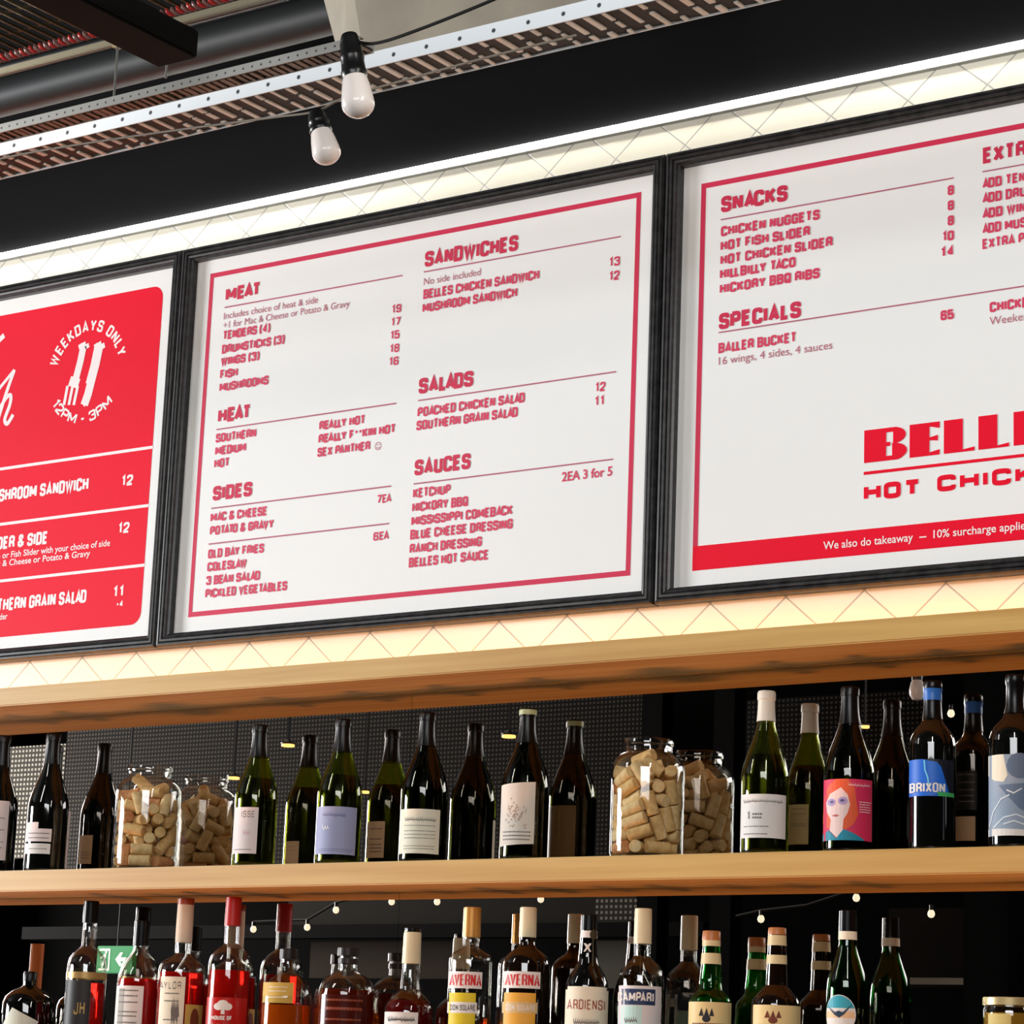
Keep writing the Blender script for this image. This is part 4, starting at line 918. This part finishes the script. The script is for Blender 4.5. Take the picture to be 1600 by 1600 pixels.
# ================================================================== JARS OF CORKS
CORKS = [[(-0.0081,0.0504,0.012,-0.989,-0.149,0),(-0.0208,-0.0458,0.012,-0.888,0.46,0),(0.0507,0.0044,0.012,0.089,-0.996,0),(-0.0216,-0.0113,0.012,0.883,-0.47,0),(0.0295,-0.0416,0.012,-0.811,-0.584,0),(-0.045,0.0186,0.012,-0.512,-0.859,-0),(0.0368,0.038,0.0247,-0.461,0.449,-0.766),(0.0106,-0.0262,0.0236,-0.011,-0.056,0.998),(0.0289,-0.0439,0.0477,-0.614,-0.407,-0.677),(-0.0187,-0.0474,0.036,-0.932,0.363,0.002),(0.0282,0.0063,0.025,0.132,0.228,0.965),(0.0136,0.0259,0.0239,0.094,0.022,-0.995),(0.0497,-0.0113,0.036,-0.228,-0.974,0),(-0.0144,0.025,0.0226,-0.362,-0.725,-0.585),(-0.0177,-0.0249,0.0469,-0.296,-0.371,0.88),(-0.0417,0.0022,0.036,0.71,-0.705,-0),(0.018,0.0486,0.0455,0.804,-0.297,0.515),(0.0041,0.0028,0.0245,0.172,-0.049,0.984),(-0.049,-0.0242,0.0233,0.01,-0.023,1),(0.0529,-0.0106,0.0732,-0.077,-0.38,0.922),(-0.0319,0.0263,0.0404,0.577,-0.747,0.33),(-0.01,0.0507,0.0579,-0.886,-0.173,-0.431),(0.0201,-0.0096,0.0564,0.771,-0.253,-0.585),(0.0015,-0.0411,0.0596,0.388,0.921,-0.033),(0.0367,0.0192,0.0573,0.988,0.078,-0.134),(-0.0351,-0.0372,0.0779,-0.72,0.671,0.18),(-0.0477,0.0181,0.0605,0.347,0.936,0.062),(-0.023,-0.0048,0.0606,-0.728,-0.287,0.623),(0.0222,-0.036,0.0763,0.275,0.954,0.122),(-0.0497,0.0119,0.0842,0.24,0.969,0.062),(0.043,-0.0276,0.1034,-0.478,-0.797,-0.368),(-0.0111,0.0207,0.0671,-0.863,-0.087,0.497),(0.0401,0.0109,0.08,0.614,0.721,0.321),(-0.0498,-0.0082,0.1068,-0.12,0.99,0.079),(-0.008,-0.0141,0.0804,-0.064,0.997,-0.04),(-0.0147,0.041,0.0823,-0.977,0.213,-0.026),(0.0101,-0.0403,0.0991,0.029,0.991,-0.134),(0.0201,0.036,0.0799,0.213,0.941,-0.263),(0.0537,0.0044,0.1152,-0.039,0.434,-0.9),(-0.0229,-0.0351,0.099,0.154,-0.987,0.038),(-0.0016,-0.0386,0.12,-0.009,0.988,-0.155),(-0.0161,0.0484,0.1052,0.94,0.309,-0.141),(-0.0026,0.0064,0.1026,-0.044,0.998,-0.047),(0.0262,-0.0097,0.1109,-0.205,-0.726,0.657),(-0.0475,0.0271,0.1202,-0.029,-0.044,0.999),(-0.0304,-0.0449,0.1349,-0.275,0.188,0.943),(0.0291,0.0439,0.1063,0.597,-0.396,-0.698),(0.0149,0.0116,0.1186,0.405,0.771,-0.492),(-0.0266,0.0112,0.1063,0.172,0.683,0.71),(0.0265,-0.0472,0.1325,-0.268,-0.152,-0.951),(-0.0354,-0.022,0.1271,0.965,-0.032,-0.261),(0.0384,0.0361,0.1281,0.491,-0.514,-0.704),(0.003,-0.0203,0.141,-0.785,0.617,0.058),(0.041,0.0144,0.1428,0.604,0.179,0.777),(0.0375,-0.0171,0.1415,-0.744,0.624,0.24),(0.0015,0.042,0.1322,-0.619,0.748,-0.239),(-0.0411,0.0021,0.1312,-0.997,0.063,0.051),(0.0159,0.0103,0.1564,-0.604,-0.742,-0.291),(-0.0228,0.0347,0.1357,0.619,-0.747,0.242),(-0.0054,0.0411,0.1553,-0.646,0.722,-0.248),(-0.0019,-0.0319,0.1615,-0.781,0.621,0.062),(-0.0399,0.0102,0.1548,0.725,-0.688,-0.005),(0.0232,-0.0086,0.1704,0.61,0.739,0.284),(-0.0277,0.0311,0.1595,0.646,-0.721,0.25),(-0.0131,0.0051,0.1822,0.739,-0.256,-0.624)], [(-0.0184,0.0476,0.012,-0.935,-0.355,0),(-0.0267,0.0435,0.0361,0.857,0.516,-0.01),(0.051,-0.0021,0.012,-0.049,-0.999,-0),(-0.0027,-0.0509,0.012,-0.998,0.06,-0),(-0.0194,-0.0259,0.012,0.998,-0.06,-0),(0.0287,0.0241,0.012,-0.375,-0.927,-0),(0.0105,0.0356,0.0233,0.511,0.741,0.436),(-0.0504,0.0083,0.012,-0.155,-0.988,-0),(0.0037,-0.0411,0.0359,-0.033,-0.999,0.007),(0.0283,-0.0311,0.012,-0.75,0.662,-0),(-0.0362,0.0401,0.0735,0.298,0.26,0.919),(-0.0156,-0.0021,0.012,-0.998,0.06,0),(0.054,-0.0026,0.0492,-0.024,-0.372,0.928),(-0.0499,-0.0104,0.0358,0.206,-0.976,-0.064),(0.0387,-0.0336,0.0388,0.622,0.721,0.306),(0.0211,-0.0075,0.0334,0.863,-0.197,-0.464),(0.0326,0.0277,0.0359,0.768,0.64,-0.025),(-0.0261,0.0115,0.0329,-0.166,-0.712,0.683),(-0.0215,-0.0355,0.036,-0.036,0.999,-0),(0.0307,-0.0411,0.0605,0.757,0.572,0.315),(-0.0431,-0.0272,0.0586,-0.527,0.846,0.076),(-0.0067,0.0142,0.0479,0.006,-0.916,0.401),(-0.0086,-0.041,0.0565,-0.002,1,-0.029),(-0.0368,-0.0402,0.0933,-0.108,0.106,-0.988),(0.0237,-0.0077,0.0592,-0.5,-0.835,0.227),(-0.0472,-0.0025,0.082,-0.3,0.867,-0.398),(-0.0127,0.0395,0.0646,-0.379,0.875,-0.303),(-0.0545,0.0001,0.1197,-0,-0.234,0.972),(0.026,-0.0442,0.0839,-0.82,-0.476,-0.318),(0.0515,0.0164,0.0663,-0.109,0.347,-0.932),(-0.0276,0.0044,0.0687,-0.22,0.955,-0.199),(0.0107,0.0399,0.0548,-0.3,0.922,-0.246),(-0.0136,-0.0392,0.08,-0.212,0.973,-0.09),(0.0073,0.0492,0.0799,0.935,-0.218,-0.281),(0.028,-0.0007,0.0822,0.044,0.964,-0.261),(0.0398,0.0368,0.0729,0.225,-0.25,0.942),(0.0508,-0.0191,0.0934,0.098,0.265,-0.959),(-0.037,0.0197,0.0934,-0.824,0.558,0.102),(0.0147,-0.0349,0.103,0.848,0.318,0.425),(0.0021,0.0081,0.0856,0.166,-0.822,-0.544),(0.0197,0.0227,0.1109,0.264,-0.263,-0.928),(-0.0088,0.0484,0.109,-0.998,-0.059,-0.015),(0.0165,-0.0487,0.1235,0.866,0.292,0.406),(0.0053,-0.0512,0.1447,-0.901,-0.092,-0.423),(-0.0377,0.0324,0.1266,0.49,0.731,0.474),(-0.0068,-0.0177,0.1019,0.917,0.395,-0.057),(-0.0482,-0.0249,0.1244,0.105,-0.204,0.973),(-0.0434,0.0284,0.1502,-0.479,-0.74,-0.473),(0.0412,0.0013,0.1044,-0.927,-0.281,0.25),(0.0042,-0.0047,0.1239,0.361,-0.853,0.378),(0.0482,0.025,0.1178,-0.111,0.214,-0.971),(-0.031,-0.006,0.1239,0.006,-0.207,0.978),(-0.0234,-0.035,0.1276,0.649,0.758,-0.071),(0.0297,0.0455,0.1101,0.248,-0.159,0.956),(-0.0138,0.0276,0.1215,-0.432,-0.502,-0.749),(0.0411,-0.0004,0.1294,-0.917,0.352,0.188),(-0.0187,-0.037,0.154,0.581,0.789,-0.199),(0.0063,0.0538,0.146,-0.304,0.035,0.952),(-0.0182,0.0235,0.1591,-0.623,-0.778,0.085),(0.0192,-0.0228,0.156,0.582,0.587,-0.563),(0.0412,-0.0344,0.1467,0.336,0.402,-0.852),(-0.0417,-0.0101,0.1589,-0.783,0.608,0.128),(0.0345,0.0333,0.1522,-0.804,0.535,-0.26),(-0.0027,0.0134,0.143,0.848,0.476,0.234),(-0.0017,0.0075,0.1666,-0.506,-0.814,-0.286),(0.0223,-0.0002,0.1674,-0.519,-0.613,0.596),(-0.0141,-0.0023,0.1866,0.803,0.499,0.326)]]
JR, JH = .0705, .226
jar_prof = [(JR * .93, 0), (JR * .98, .003), (JR, .010), (JR, .165), (JR * .985, .174), (JR * .93, .184), (JR * .83, .193), (JR * .72, .198), (.0470, .200), (.0455, .203), (.0455, .214), (.0480, .216), (.0480, .223), (.0465, JH)]
cork_m = noisy('natural_cork', (234, 200, 142), (214, 172, 112), 90, .75); cork_b = noisy('pale_cork', (242, 216, 166), (226, 192, 138), 120, .75); cork_c = noisy('wine_stained_cork', (216, 164, 110), (190, 124, 84), 80, .75)
def cork_bm():
    r, h = .0119, .023
    return lathe(bmesh.new(), [(0, -h), (r - .0012, -h), (r, -h + .0012), (r, h - .0012), (r - .0012, h), (0, h)], 18)
protos = []
for ji, (px, py, lab, clab, cg) in enumerate(((235, 1203, 'open glass jar full of corks in the left half of the photo', 'natural wine cork piled in the left glass jar', 'corks in the left jar'), (1014, 1158, 'open glass jar full of corks in the right half of the photo', 'natural wine cork piled in the right glass jar', 'corks in the right jar'))):
    yb = YM - .093
    p = at(px, py, yb)
    t = thing('glass_jar', lab, 'jar', (p.x, yb, SH1 + .0002), 'glass jars of corks')
    th = .0028; inn = [(r - th, z) for r, z in jar_prof if z > .009]
    pf = [(0, 0)] + jar_prof + inn[::-1] + [(JR * .95 - th, .0055), (0, .0055)]
    obj('jar_body', lathe(bmesh.new(), pf, 56), g_clear, t, True)
    rr_ = random.Random(21 + ji); rot = Matrix.Rotation(rr_.uniform(0, 6), 3, 'Z')
    for i, (x, y, z, ax, ay, az_) in enumerate(CORKS[ji]):
        k_ = rr_.choice((0, 0, 0, 1, 1, 1, 1, 2))
        if len(protos) < 3:
            o = obj('wine_cork', cork_bm(), (cork_m, cork_b, cork_c)[len(protos)], None, True); protos.append(o)
        else:
            o = protos[k_].copy(); COL.objects.link(o)
        o.location = Vector((p.x, yb, SH1 + .0062)) + rot @ Vector((x, y, z)); o.rotation_mode = 'QUATERNION'
        o.rotation_quaternion = (rot @ Vector((ax, ay, az_))).to_track_quat('Z', 'Y')
        tag(o, clab, 'cork', cg)

# ================================================================== SPIRIT BOTTLES ON THE LOWER SHELF
SG = 'spirit bottles on the lower oak shelf'
def spirit(px, py, label, rows, gm, hollow=True, th=.0032):
    b_ = Bottle('spirit_bottle', label, px, py, SH2, 'bottle', SG); Rb = rows[-1][1]
    pf = b_.prof_px(rows); pf = [(pf[0][0] * .93, 0), (pf[0][0] * .985, .004), (pf[0][0], .012)] + pf
    b_.body(pf, gm, th, hollow=hollow); return b_
Z = lambda b_, y: b_.zpx(y)
# cut off at the left edge, only its shoulder shows
b = spirit(-24, 1468, 'clear spirit bottle at the left edge with an orange capsule', [(1468, 10), (1540, 10), (1548, 12), (1560, 22), (1572, 29), (1590, 30)], g_clear); b.fill(Z(b, 1580), l_clear); b.cap(Z(b, 1540), Z(b, 1468), mat('orange_capsule', (214, 118, 48), .4))
# squat black bottle
b = spirit(48, 1519, 'squat black bottle with sloping shoulders and a diamond label, at the lower left', [(1519, 9), (1521, 10), (1540, 10), (1543, 13), (1549, 26), (1558, 36), (1568, 39.5), (1600, 40)], g_black, False)
b.cap(Z(b, 1534), Z(b, 1519), cap_black, .001, 'stopper')
R = b.prof[0][0] / .93; bm = bmesh.new(); poly(bm, [(.02, .1), (.34, 1), (1, .35), (.7, -.6)], UV)
zz0, zz1 = Z(b, 1608), Z(b, 1576); obj('label', wrapmesh(bm, R, b.az - 1.2, b.az + .45, zz0, zz1, .0006), mat('pale_green_label', (218, 226, 210), .6), b.root)
# black label JH
b = spirit(143.5, 1409, 'tall bottle of red liquor with a black label lettered in gold and a black cap', [(1409, 10.5), (1442, 10.5), (1478, 11), (1483, 15), (1490, 23), (1498, 28.5), (1510, 31), (1580, 31.5)], g_clear)
b.fill(Z(b, 1536), l_red); b.cap(Z(b, 1442), Z(b, 1409), cap_black, .0022)
b.band(Z(b, 1530), Z(b, 1520), mat('gold_band', (190, 160, 100), .35, .5), 'neck_band')
L, fr = b.label(96, 140, 1533, 1612, mat('black_label', (34, 33, 33), .5)); b.art(L, fr, word('JH', .38, .82, .32, .58, .17), mat('gold_print', (176, 146, 84), .4, .3))
# white label, long shoulders
b = spirit(223, 1440, 'red liquor bottle with long sloping shoulders, black cap and white label', [(1440, 11), (1478, 11), (1486, 12), (1500, 20), (1512, 27), (1524, 32), (1536, 33.5), (1580, 34)], g_clear)
b.fill(Z(b, 1530), l_red); b.cap(Z(b, 1478), Z(b, 1440), cap_black, .002)
L, fr = b.label(180, 222, 1542, 1625, paper_w); b.art(L, fr, textbars(30, (.9, .8, .68, .5, .42, .3, .2), .12, .8, .025), print_grey)
bm = bmesh.new(); poly(bm, [(.1, .1), (.3, .1), (.3, .95), (.1, .95)], UV); b.art(L, fr, bm, mat('grey_vignette', (170, 168, 160), .6), 'print_panel', .0006)
L, fr = b.backlabel(Z(b, 1610), Z(b, 1560), .8, mat('pink_back_label', (216, 190, 186), .6), 60)
# taylor
b = spirit(291, 1407, 'red liquor bottle with a paper wrapped neck and a cream label', [(1407, 12), (1440, 12.5), (1473, 12.5), (1490, 12), (1495, 17), (1502, 29), (1510, 35), (1518, 36.5), (1580, 37)], g_clear)
b.fill(Z(b, 1520), l_red); b.cap(Z(b, 1473), Z(b, 1407), mat('paper_capsule', (214, 196, 172), .6), .001)
b.cap(Z(b, 1414), Z(b, 1405), mat('copper_stopper', (150, 66, 36), .4), .0016, 'stopper')
L, fr = b.label(249, 287, 1528, 1625, paper_cream); b.art(L, fr, word('TAYLOR', -.18, .86, .80, .92, .15), print_grey); b.art(L, fr, textbars(31, (.72, .6, .3, .2), .2, .8, .02), print_grey); b.art(L, fr, script(32, .5, .8, .25, .4), print_grey)
L, fr = b.label(288, 321, 1570, 1625, mat('yellow_side_label', (206, 170, 84), .6), 'side_label'); bm = bmesh.new(); poly(bm, ring(.55, .55, .25, .35, 12), UV); b.art(L, fr, bm, mat('brown_print', (120, 56, 30), .6))
# red cap
b = spirit(366, 1403, 'red capped bottle of red liquor with white printed crest', [(1403, 11), (1448, 11.5), (1475, 11.5), (1480, 17), (1487, 26), (1496, 31.5), (1506, 34), (1580, 34.5)], g_clear)
b.fill(Z(b, 1517), l_red); b.cap(Z(b, 1447), Z(b, 1403), cap_red, .0018)
L, fr = b.label(322, 384, 1560, 1625, mat('crest_ground', (190, 24, 18), .3), 'crest'); bm = bmesh.new()
for c_ in ((.40, .84, .14, .10), (.30, .78, .12, .09), (.52, .78, .12, .09)): poly(bm, ring(*c_, 12), UV)
poly(bm, [(.36, .6), (.46, .6), (.45, .74), (.37, .74)], UV)
letters(bm, 'HOUSE OF', .5, .10, lambda v: (.14 + v.x, .46 + v.y, 0)); letters(bm, 'ABBY', .62, .20, lambda v: (.10 + v.x, .16 + v.y, 0), .22)
b.art(L, fr, bm, paper_w)
# amber, round shoulders
b = spirit(452, 1484, 'round shouldered whiskey bottle with a black stopper, half full of amber', [(1484, 12), (1500, 12), (1518, 13), (1523, 17), (1530, 27), (1540, 35), (1552, 39), (1566, 40), (1600, 40)], g_clear)
b.fill(Z(b, 1571), l_amber); b.cap(Z(b, 1499), Z(b, 1484), mat('wood_black_stopper', (30, 22, 18), .4), .003, 'stopper')
L, fr = b.label(411, 458, 1537, 1569, mat('straw_label', (214, 178, 82), .6)); b.art(L, fr, textbars(33, (.25, .55, .75), .2, .8, .05), paper_cream)
# dark flask
b = spirit(545, 1482, 'wide dark amber flask with round shoulders and a black stopper', [(1482, 14), (1503, 14), (1517, 14.5), (1520, 19), (1526, 31), (1534, 39), (1546, 43.5), (1562, 45), (1600, 45)], g_clear)
b.fill(Z(b, 1547), l_dark); b.cap(Z(b, 1494), Z(b, 1482), mat('wood_black_stopper'), .004, 'stopper'); b.band(Z(b, 1506), Z(b, 1498), mat('dark_collar', (40, 28, 22), .4), 'collar', .002)
L, fr = b.label(502, 572, 1556, 1606, mat('flask_print_ground', (70, 22, 14), .2), 'embossed_panel'); b.art(L, fr, textbars(34, (.8, .55, .52, .2), .1, .9, .06), mat('flask_print', (150, 70, 44), .4))
# cream cap maroon
b = spirit(645, 1453, 'maroon spirit bottle with a cream capsule and small white label', [(1453, 12.5), (1507, 13.5), (1545, 15.5), (1550, 18), (1558, 27), (1566, 34), (1575, 38), (1600, 38.5)], g_clear)
b.fill(Z(b, 1563), l_maroon); b.cap(Z(b, 1506), Z(b, 1458), cap_cream, .0016); b.cap(Z(b, 1458), Z(b, 1451), cap_black, .001, 'cap_top', .0145)
L, fr = b.label(600, 652, 1583, 1640, paper_w); b.art(L, fr, script(35, .1, .9, .74, .14), print_dark); b.art(L, fr, word('BARR', .15, .85, .42, .6), print_grey)
# two amaro bottles
white_band = mat('white_band_label', (240, 232, 228), .55); red_print = mat('red_print', (214, 34, 34), .5)
def amaro(px, py, label, rows, gm, hollow, capm, xl, xr, lm, xr2, seed):
    b_ = spirit(px, py, label, rows, gm, hollow)
    b_.cap(Z(b_, 1465), Z(b_, py), capm, .0016)
    L, fr = b_.label(xl, xr, 1520, 1546, white_band); b_.art(L, fr, word('AVERNA', .04, .97, .16, .84, .15), red_print)
    L, fr = b_.label(xl, xr2, 1553, 1625, lm, 'lower_label')
    b_.art(L, fr, word('DON SOLARE', .05, 1.0, .62, .74, .16), print_dark if seed == 1 else paper_w)
    bm = bmesh.new(); poly(bm, [(-.05, .56), (1.05, .56), (1.05, .80), (-.05, .80)], UV); b_.art(L, fr, bm, paper_w if seed == 1 else mat('gold_scroll', (226, 190, 130), .5), 'print_scroll', .0006)
    return b_
b = amaro(738.5, 1419, 'clear bottle with a gold capsule, red lettered white band and yellow label', [(1419, 12.5), (1465, 13), (1478, 13), (1483, 16), (1489, 27), (1494, 32.5), (1502, 34), (1580, 34.5)], g_clear, True, cap_gold, 701, 753, mat('yellow_label', (232, 206, 30), .55), 742, 1); b.fill(Z(b, 1590), l_clear)
b = amaro(826, 1419, 'black bottle with a cream capsule, red lettered white band and orange label', [(1419, 12), (1466, 12.5), (1476, 12.5), (1482, 16), (1490, 28), (1498, 35), (1508, 37.5), (1580, 38)], g_brown, False, cap_cream, 787, 844, mat('orange_label', (240, 176, 60), .55), 836, 2)
# white label, medal collar
b = spirit(921, 1431, 'dark bottle with a black cap, medal collar and arched white label', [(1431, 12), (1452, 12.5), (1478, 14), (1490, 15), (1503, 16), (1512, 20), (1524, 28), (1536, 32.5), (1550, 34), (1600, 34)], g_black, False)
b.cap(Z(b, 1454), Z(b, 1431), cap_black, .001)
b.band(Z(b, 1466), Z(b, 1455), paper_w, 'collar')
R = interp(b.prof, Z(b, 1461)); bm = bmesh.new(); poly(bm, ring(.5, .5, .5, .5, 20), UV); obj('medal', wrapmesh(bm, R, b.az + .1, b.az + 1.1, Z(b, 1469), Z(b, 1453), .002), mat('bronze_medal', (70, 62, 44), .4, .3), b.root)
bm = bmesh.new(); R = interp(b.prof, Z(b, 1483)); poly(bm, [(.1, 0), (.3, 0), (.5, .35), (.7, 0), (.9, 0), (.65, .5), (.9, 1), (.7, 1), (.5, .8), (.3, 1), (.1, 1), (.35, .5)], UV); obj('neck_emblem', wrapmesh(bm, R, b.az - .6, b.az + .4, Z(b, 1488), Z(b, 1475), .0016), paper_w, b.root)
L, fr = b.label(882, 949, 1548, 1625, paper_cream); b.art(L, fr, word('ARDIENSI', .05, .93, .60, .80, .12), mat('rust_print', (160, 74, 58), .6)); b.art(L, fr, script(36, .2, .8, .3, .12), print_grey)
bm = bmesh.new(); patch(bm, fr[0], fr[1] + .25, fr[2] - .25, fr[4], fr[4] + .006); obj('label_arch', bm, paper_cream, L, True)
# clear with blue label
b = spirit(1005.5, 1421, 'clear bottle with a cream capsule and a blue band lettered in white', [(1421, 12.5), (1475, 13), (1494, 13), (1499, 17), (1507, 26), (1516, 33), (1528, 35.5), (1600, 36)], g_clear)
b.fill(Z(b, 1548), l_clear); b.cap(Z(b, 1475), Z(b, 1421), cap_cream, .0014)
L, fr = b.label(966, 1032, 1542, 1625, mat('pale_label', (224, 218, 220), .55)); bm = bmesh.new(); poly(bm, [(0, .64), (.86, .64), (.86, .94), (0, .94)], UV); b.art(L, fr, bm, mat('navy_band', (34, 52, 92), .5), 'print_band', .0006)
b.art(L, fr, word('CAMPARI', -.02, .82, .70, .88, .2), paper_w, 'print_title', .001); bm = bmesh.new(); poly(bm, [(0, 0), (.56, 0), (.56, .62), (0, .62)], UV); b.art(L, fr, bm, mat('mint_panel', (196, 232, 226), .55), 'print_panel', .0006); b.art(L, fr, script(37, .15, .45, .3, .12), print_grey, 'print_script', .001)
# green + brown herb liqueurs
band_c = mat('cream_band', (226, 208, 158), .5); gold_label = mat('gold_cream_label', (238, 212, 150), .55)
def herb(px, py, label, rows, gm, hollow, bands, xl, xr, yt, seed, lm):
    b_ = spirit(px, py, label, rows, gm, hollow)
    b_.cap(Z(b_, rows[1][0]), Z(b_, py), cap_tan, .0012, 'cap')
    for y0, y1 in bands: b_.band(Z(b_, y1), Z(b_, y0), band_c, off=.0010)
    L, fr = b_.label(xl, xr, yt, 1625, lm)
    bm = bmesh.new()
    for q in (.3, .42, .54): poly(bm, [(q - .06, .62), (q + .06, .62), (q, .84)], UV)
    poly(bm, ring(.42, .55, .1, .1, 10), UV); b_.art(L, fr, bm, print_dark if seed == 1 else mat('brown_print'), 'print_emblem')
    b_.art(L, fr, textbars(40 + seed, (.4, .25, .1), .1, .9, .03), mat('brown_print'), 'print_lines')
    return b_
b = herb(1112, 1456, 'green liqueur bottle with cream neck bands and a cream label', [(1456, 13), (1470, 13.5), (1479, 13.5), (1508, 15.5), (1530, 17.5), (1546, 19), (1551, 23), (1558, 30), (1565, 33), (1600, 34)], g_green, True, ((1470, 1479), (1490, 1507)), 1075, 1143, 1567, 1, gold_label); b.fill(Z(b, 1560), liquid('green_liqueur', (60, 150, 60), .7))
b = herb(1214.5, 1451, 'dark brown liqueur bottle with cream neck bands and a cream label', [(1451, 13), (1461, 13.5), (1478, 14.5), (1493, 15), (1506, 15.5), (1540, 17), (1548, 24), (1556, 32), (1564, 37), (1572, 38.5), (1600, 39)], g_brown, False, ((1462, 1478), (1493, 1507)), 1177, 1252, 1572, 2, gold_label)
# tall green
b = spirit(1325, 1424, 'tall green bottle with black cap, white neck band and a round eagle label', [(1424, 13), (1455, 13.5), (1476, 14), (1490, 17.5), (1505, 22.5), (1520, 28), (1534, 31.5), (1550, 33), (1600, 33.5)], g_deep)
b.fill(Z(b, 1545), mat('dark_green_liqueur', (4, 14, 7), .1)); b.cap(Z(b, 1456), Z(b, 1424), cap_black, .001); b.band(Z(b, 1469), Z(b, 1456), paper_cream, off=.0012)
R = b.prof[0][0] / .93
def oval(part, y0, y1, x0, x1, m, off, pts):
    z0_, z1_ = Z(b, y1), Z(b, y0); zm = (z0_ + z1_) / 2; a0 = b.az + b.ang(x0, zm, R); a1 = b.az + b.ang(x1, zm, R)
    bm = bmesh.new(); poly(bm, pts, UV); return obj(part, wrapmesh(bm, R, a0, a1, z0_, z1_, off), m, b.root)
b_rows = None
o = oval('label', 1556, 1618, 1292, 1337, paper_w, .0006, ring(.5, .5, .5, .5, 24))
o = oval('label_sky', 1556, 1618, 1292, 1337, mat('sky_blue_print', (54, 168, 190), .5), .0009, ring(.5, .5, .48, .48, 14, .35, PI - .35))
o = oval('label_glow', 1556, 1618, 1292, 1337, mat('peach_print', (244, 200, 150), .5), .0011, [(.06, .58), (.94, .58), (.97, .42), (.03, .42)])
o = oval('label_eagle', 1556, 1618, 1292, 1337, mat('navy_eagle_print', (40, 60, 80), .5), .0013, [(.1, .72), (.4, .56), (.5, .6), (.62, .56), (.9, .78), (.66, .5), (.52, .42), (.36, .5)])
# lidded jar at the right edge
b = Bottle('lidded_jar', 'low glass jar with a pale metal lid and gold contents at the lower right edge', 1580, 1560, SH2, 'jar')
pf = b.prof_px([(1566, 43), (1575, 43), (1580, 45), (1600, 45)]); pf = [(pf[0][0] * .94, 0), (pf[0][0], .006)] + pf
b.body(pf, g_clear); b.fill(Z(b, 1584), liquid('golden_brine', (206, 160, 60), .6), part='contents')
b.cap(Z(b, 1572), Z(b, 1561), mat('pale_gold_lid', (206, 190, 140), .35, .5), .0015, 'lid')
L, fr = b.label(1545, 1580, 1586, 1630, mat('jar_label', (214, 196, 120), .6))
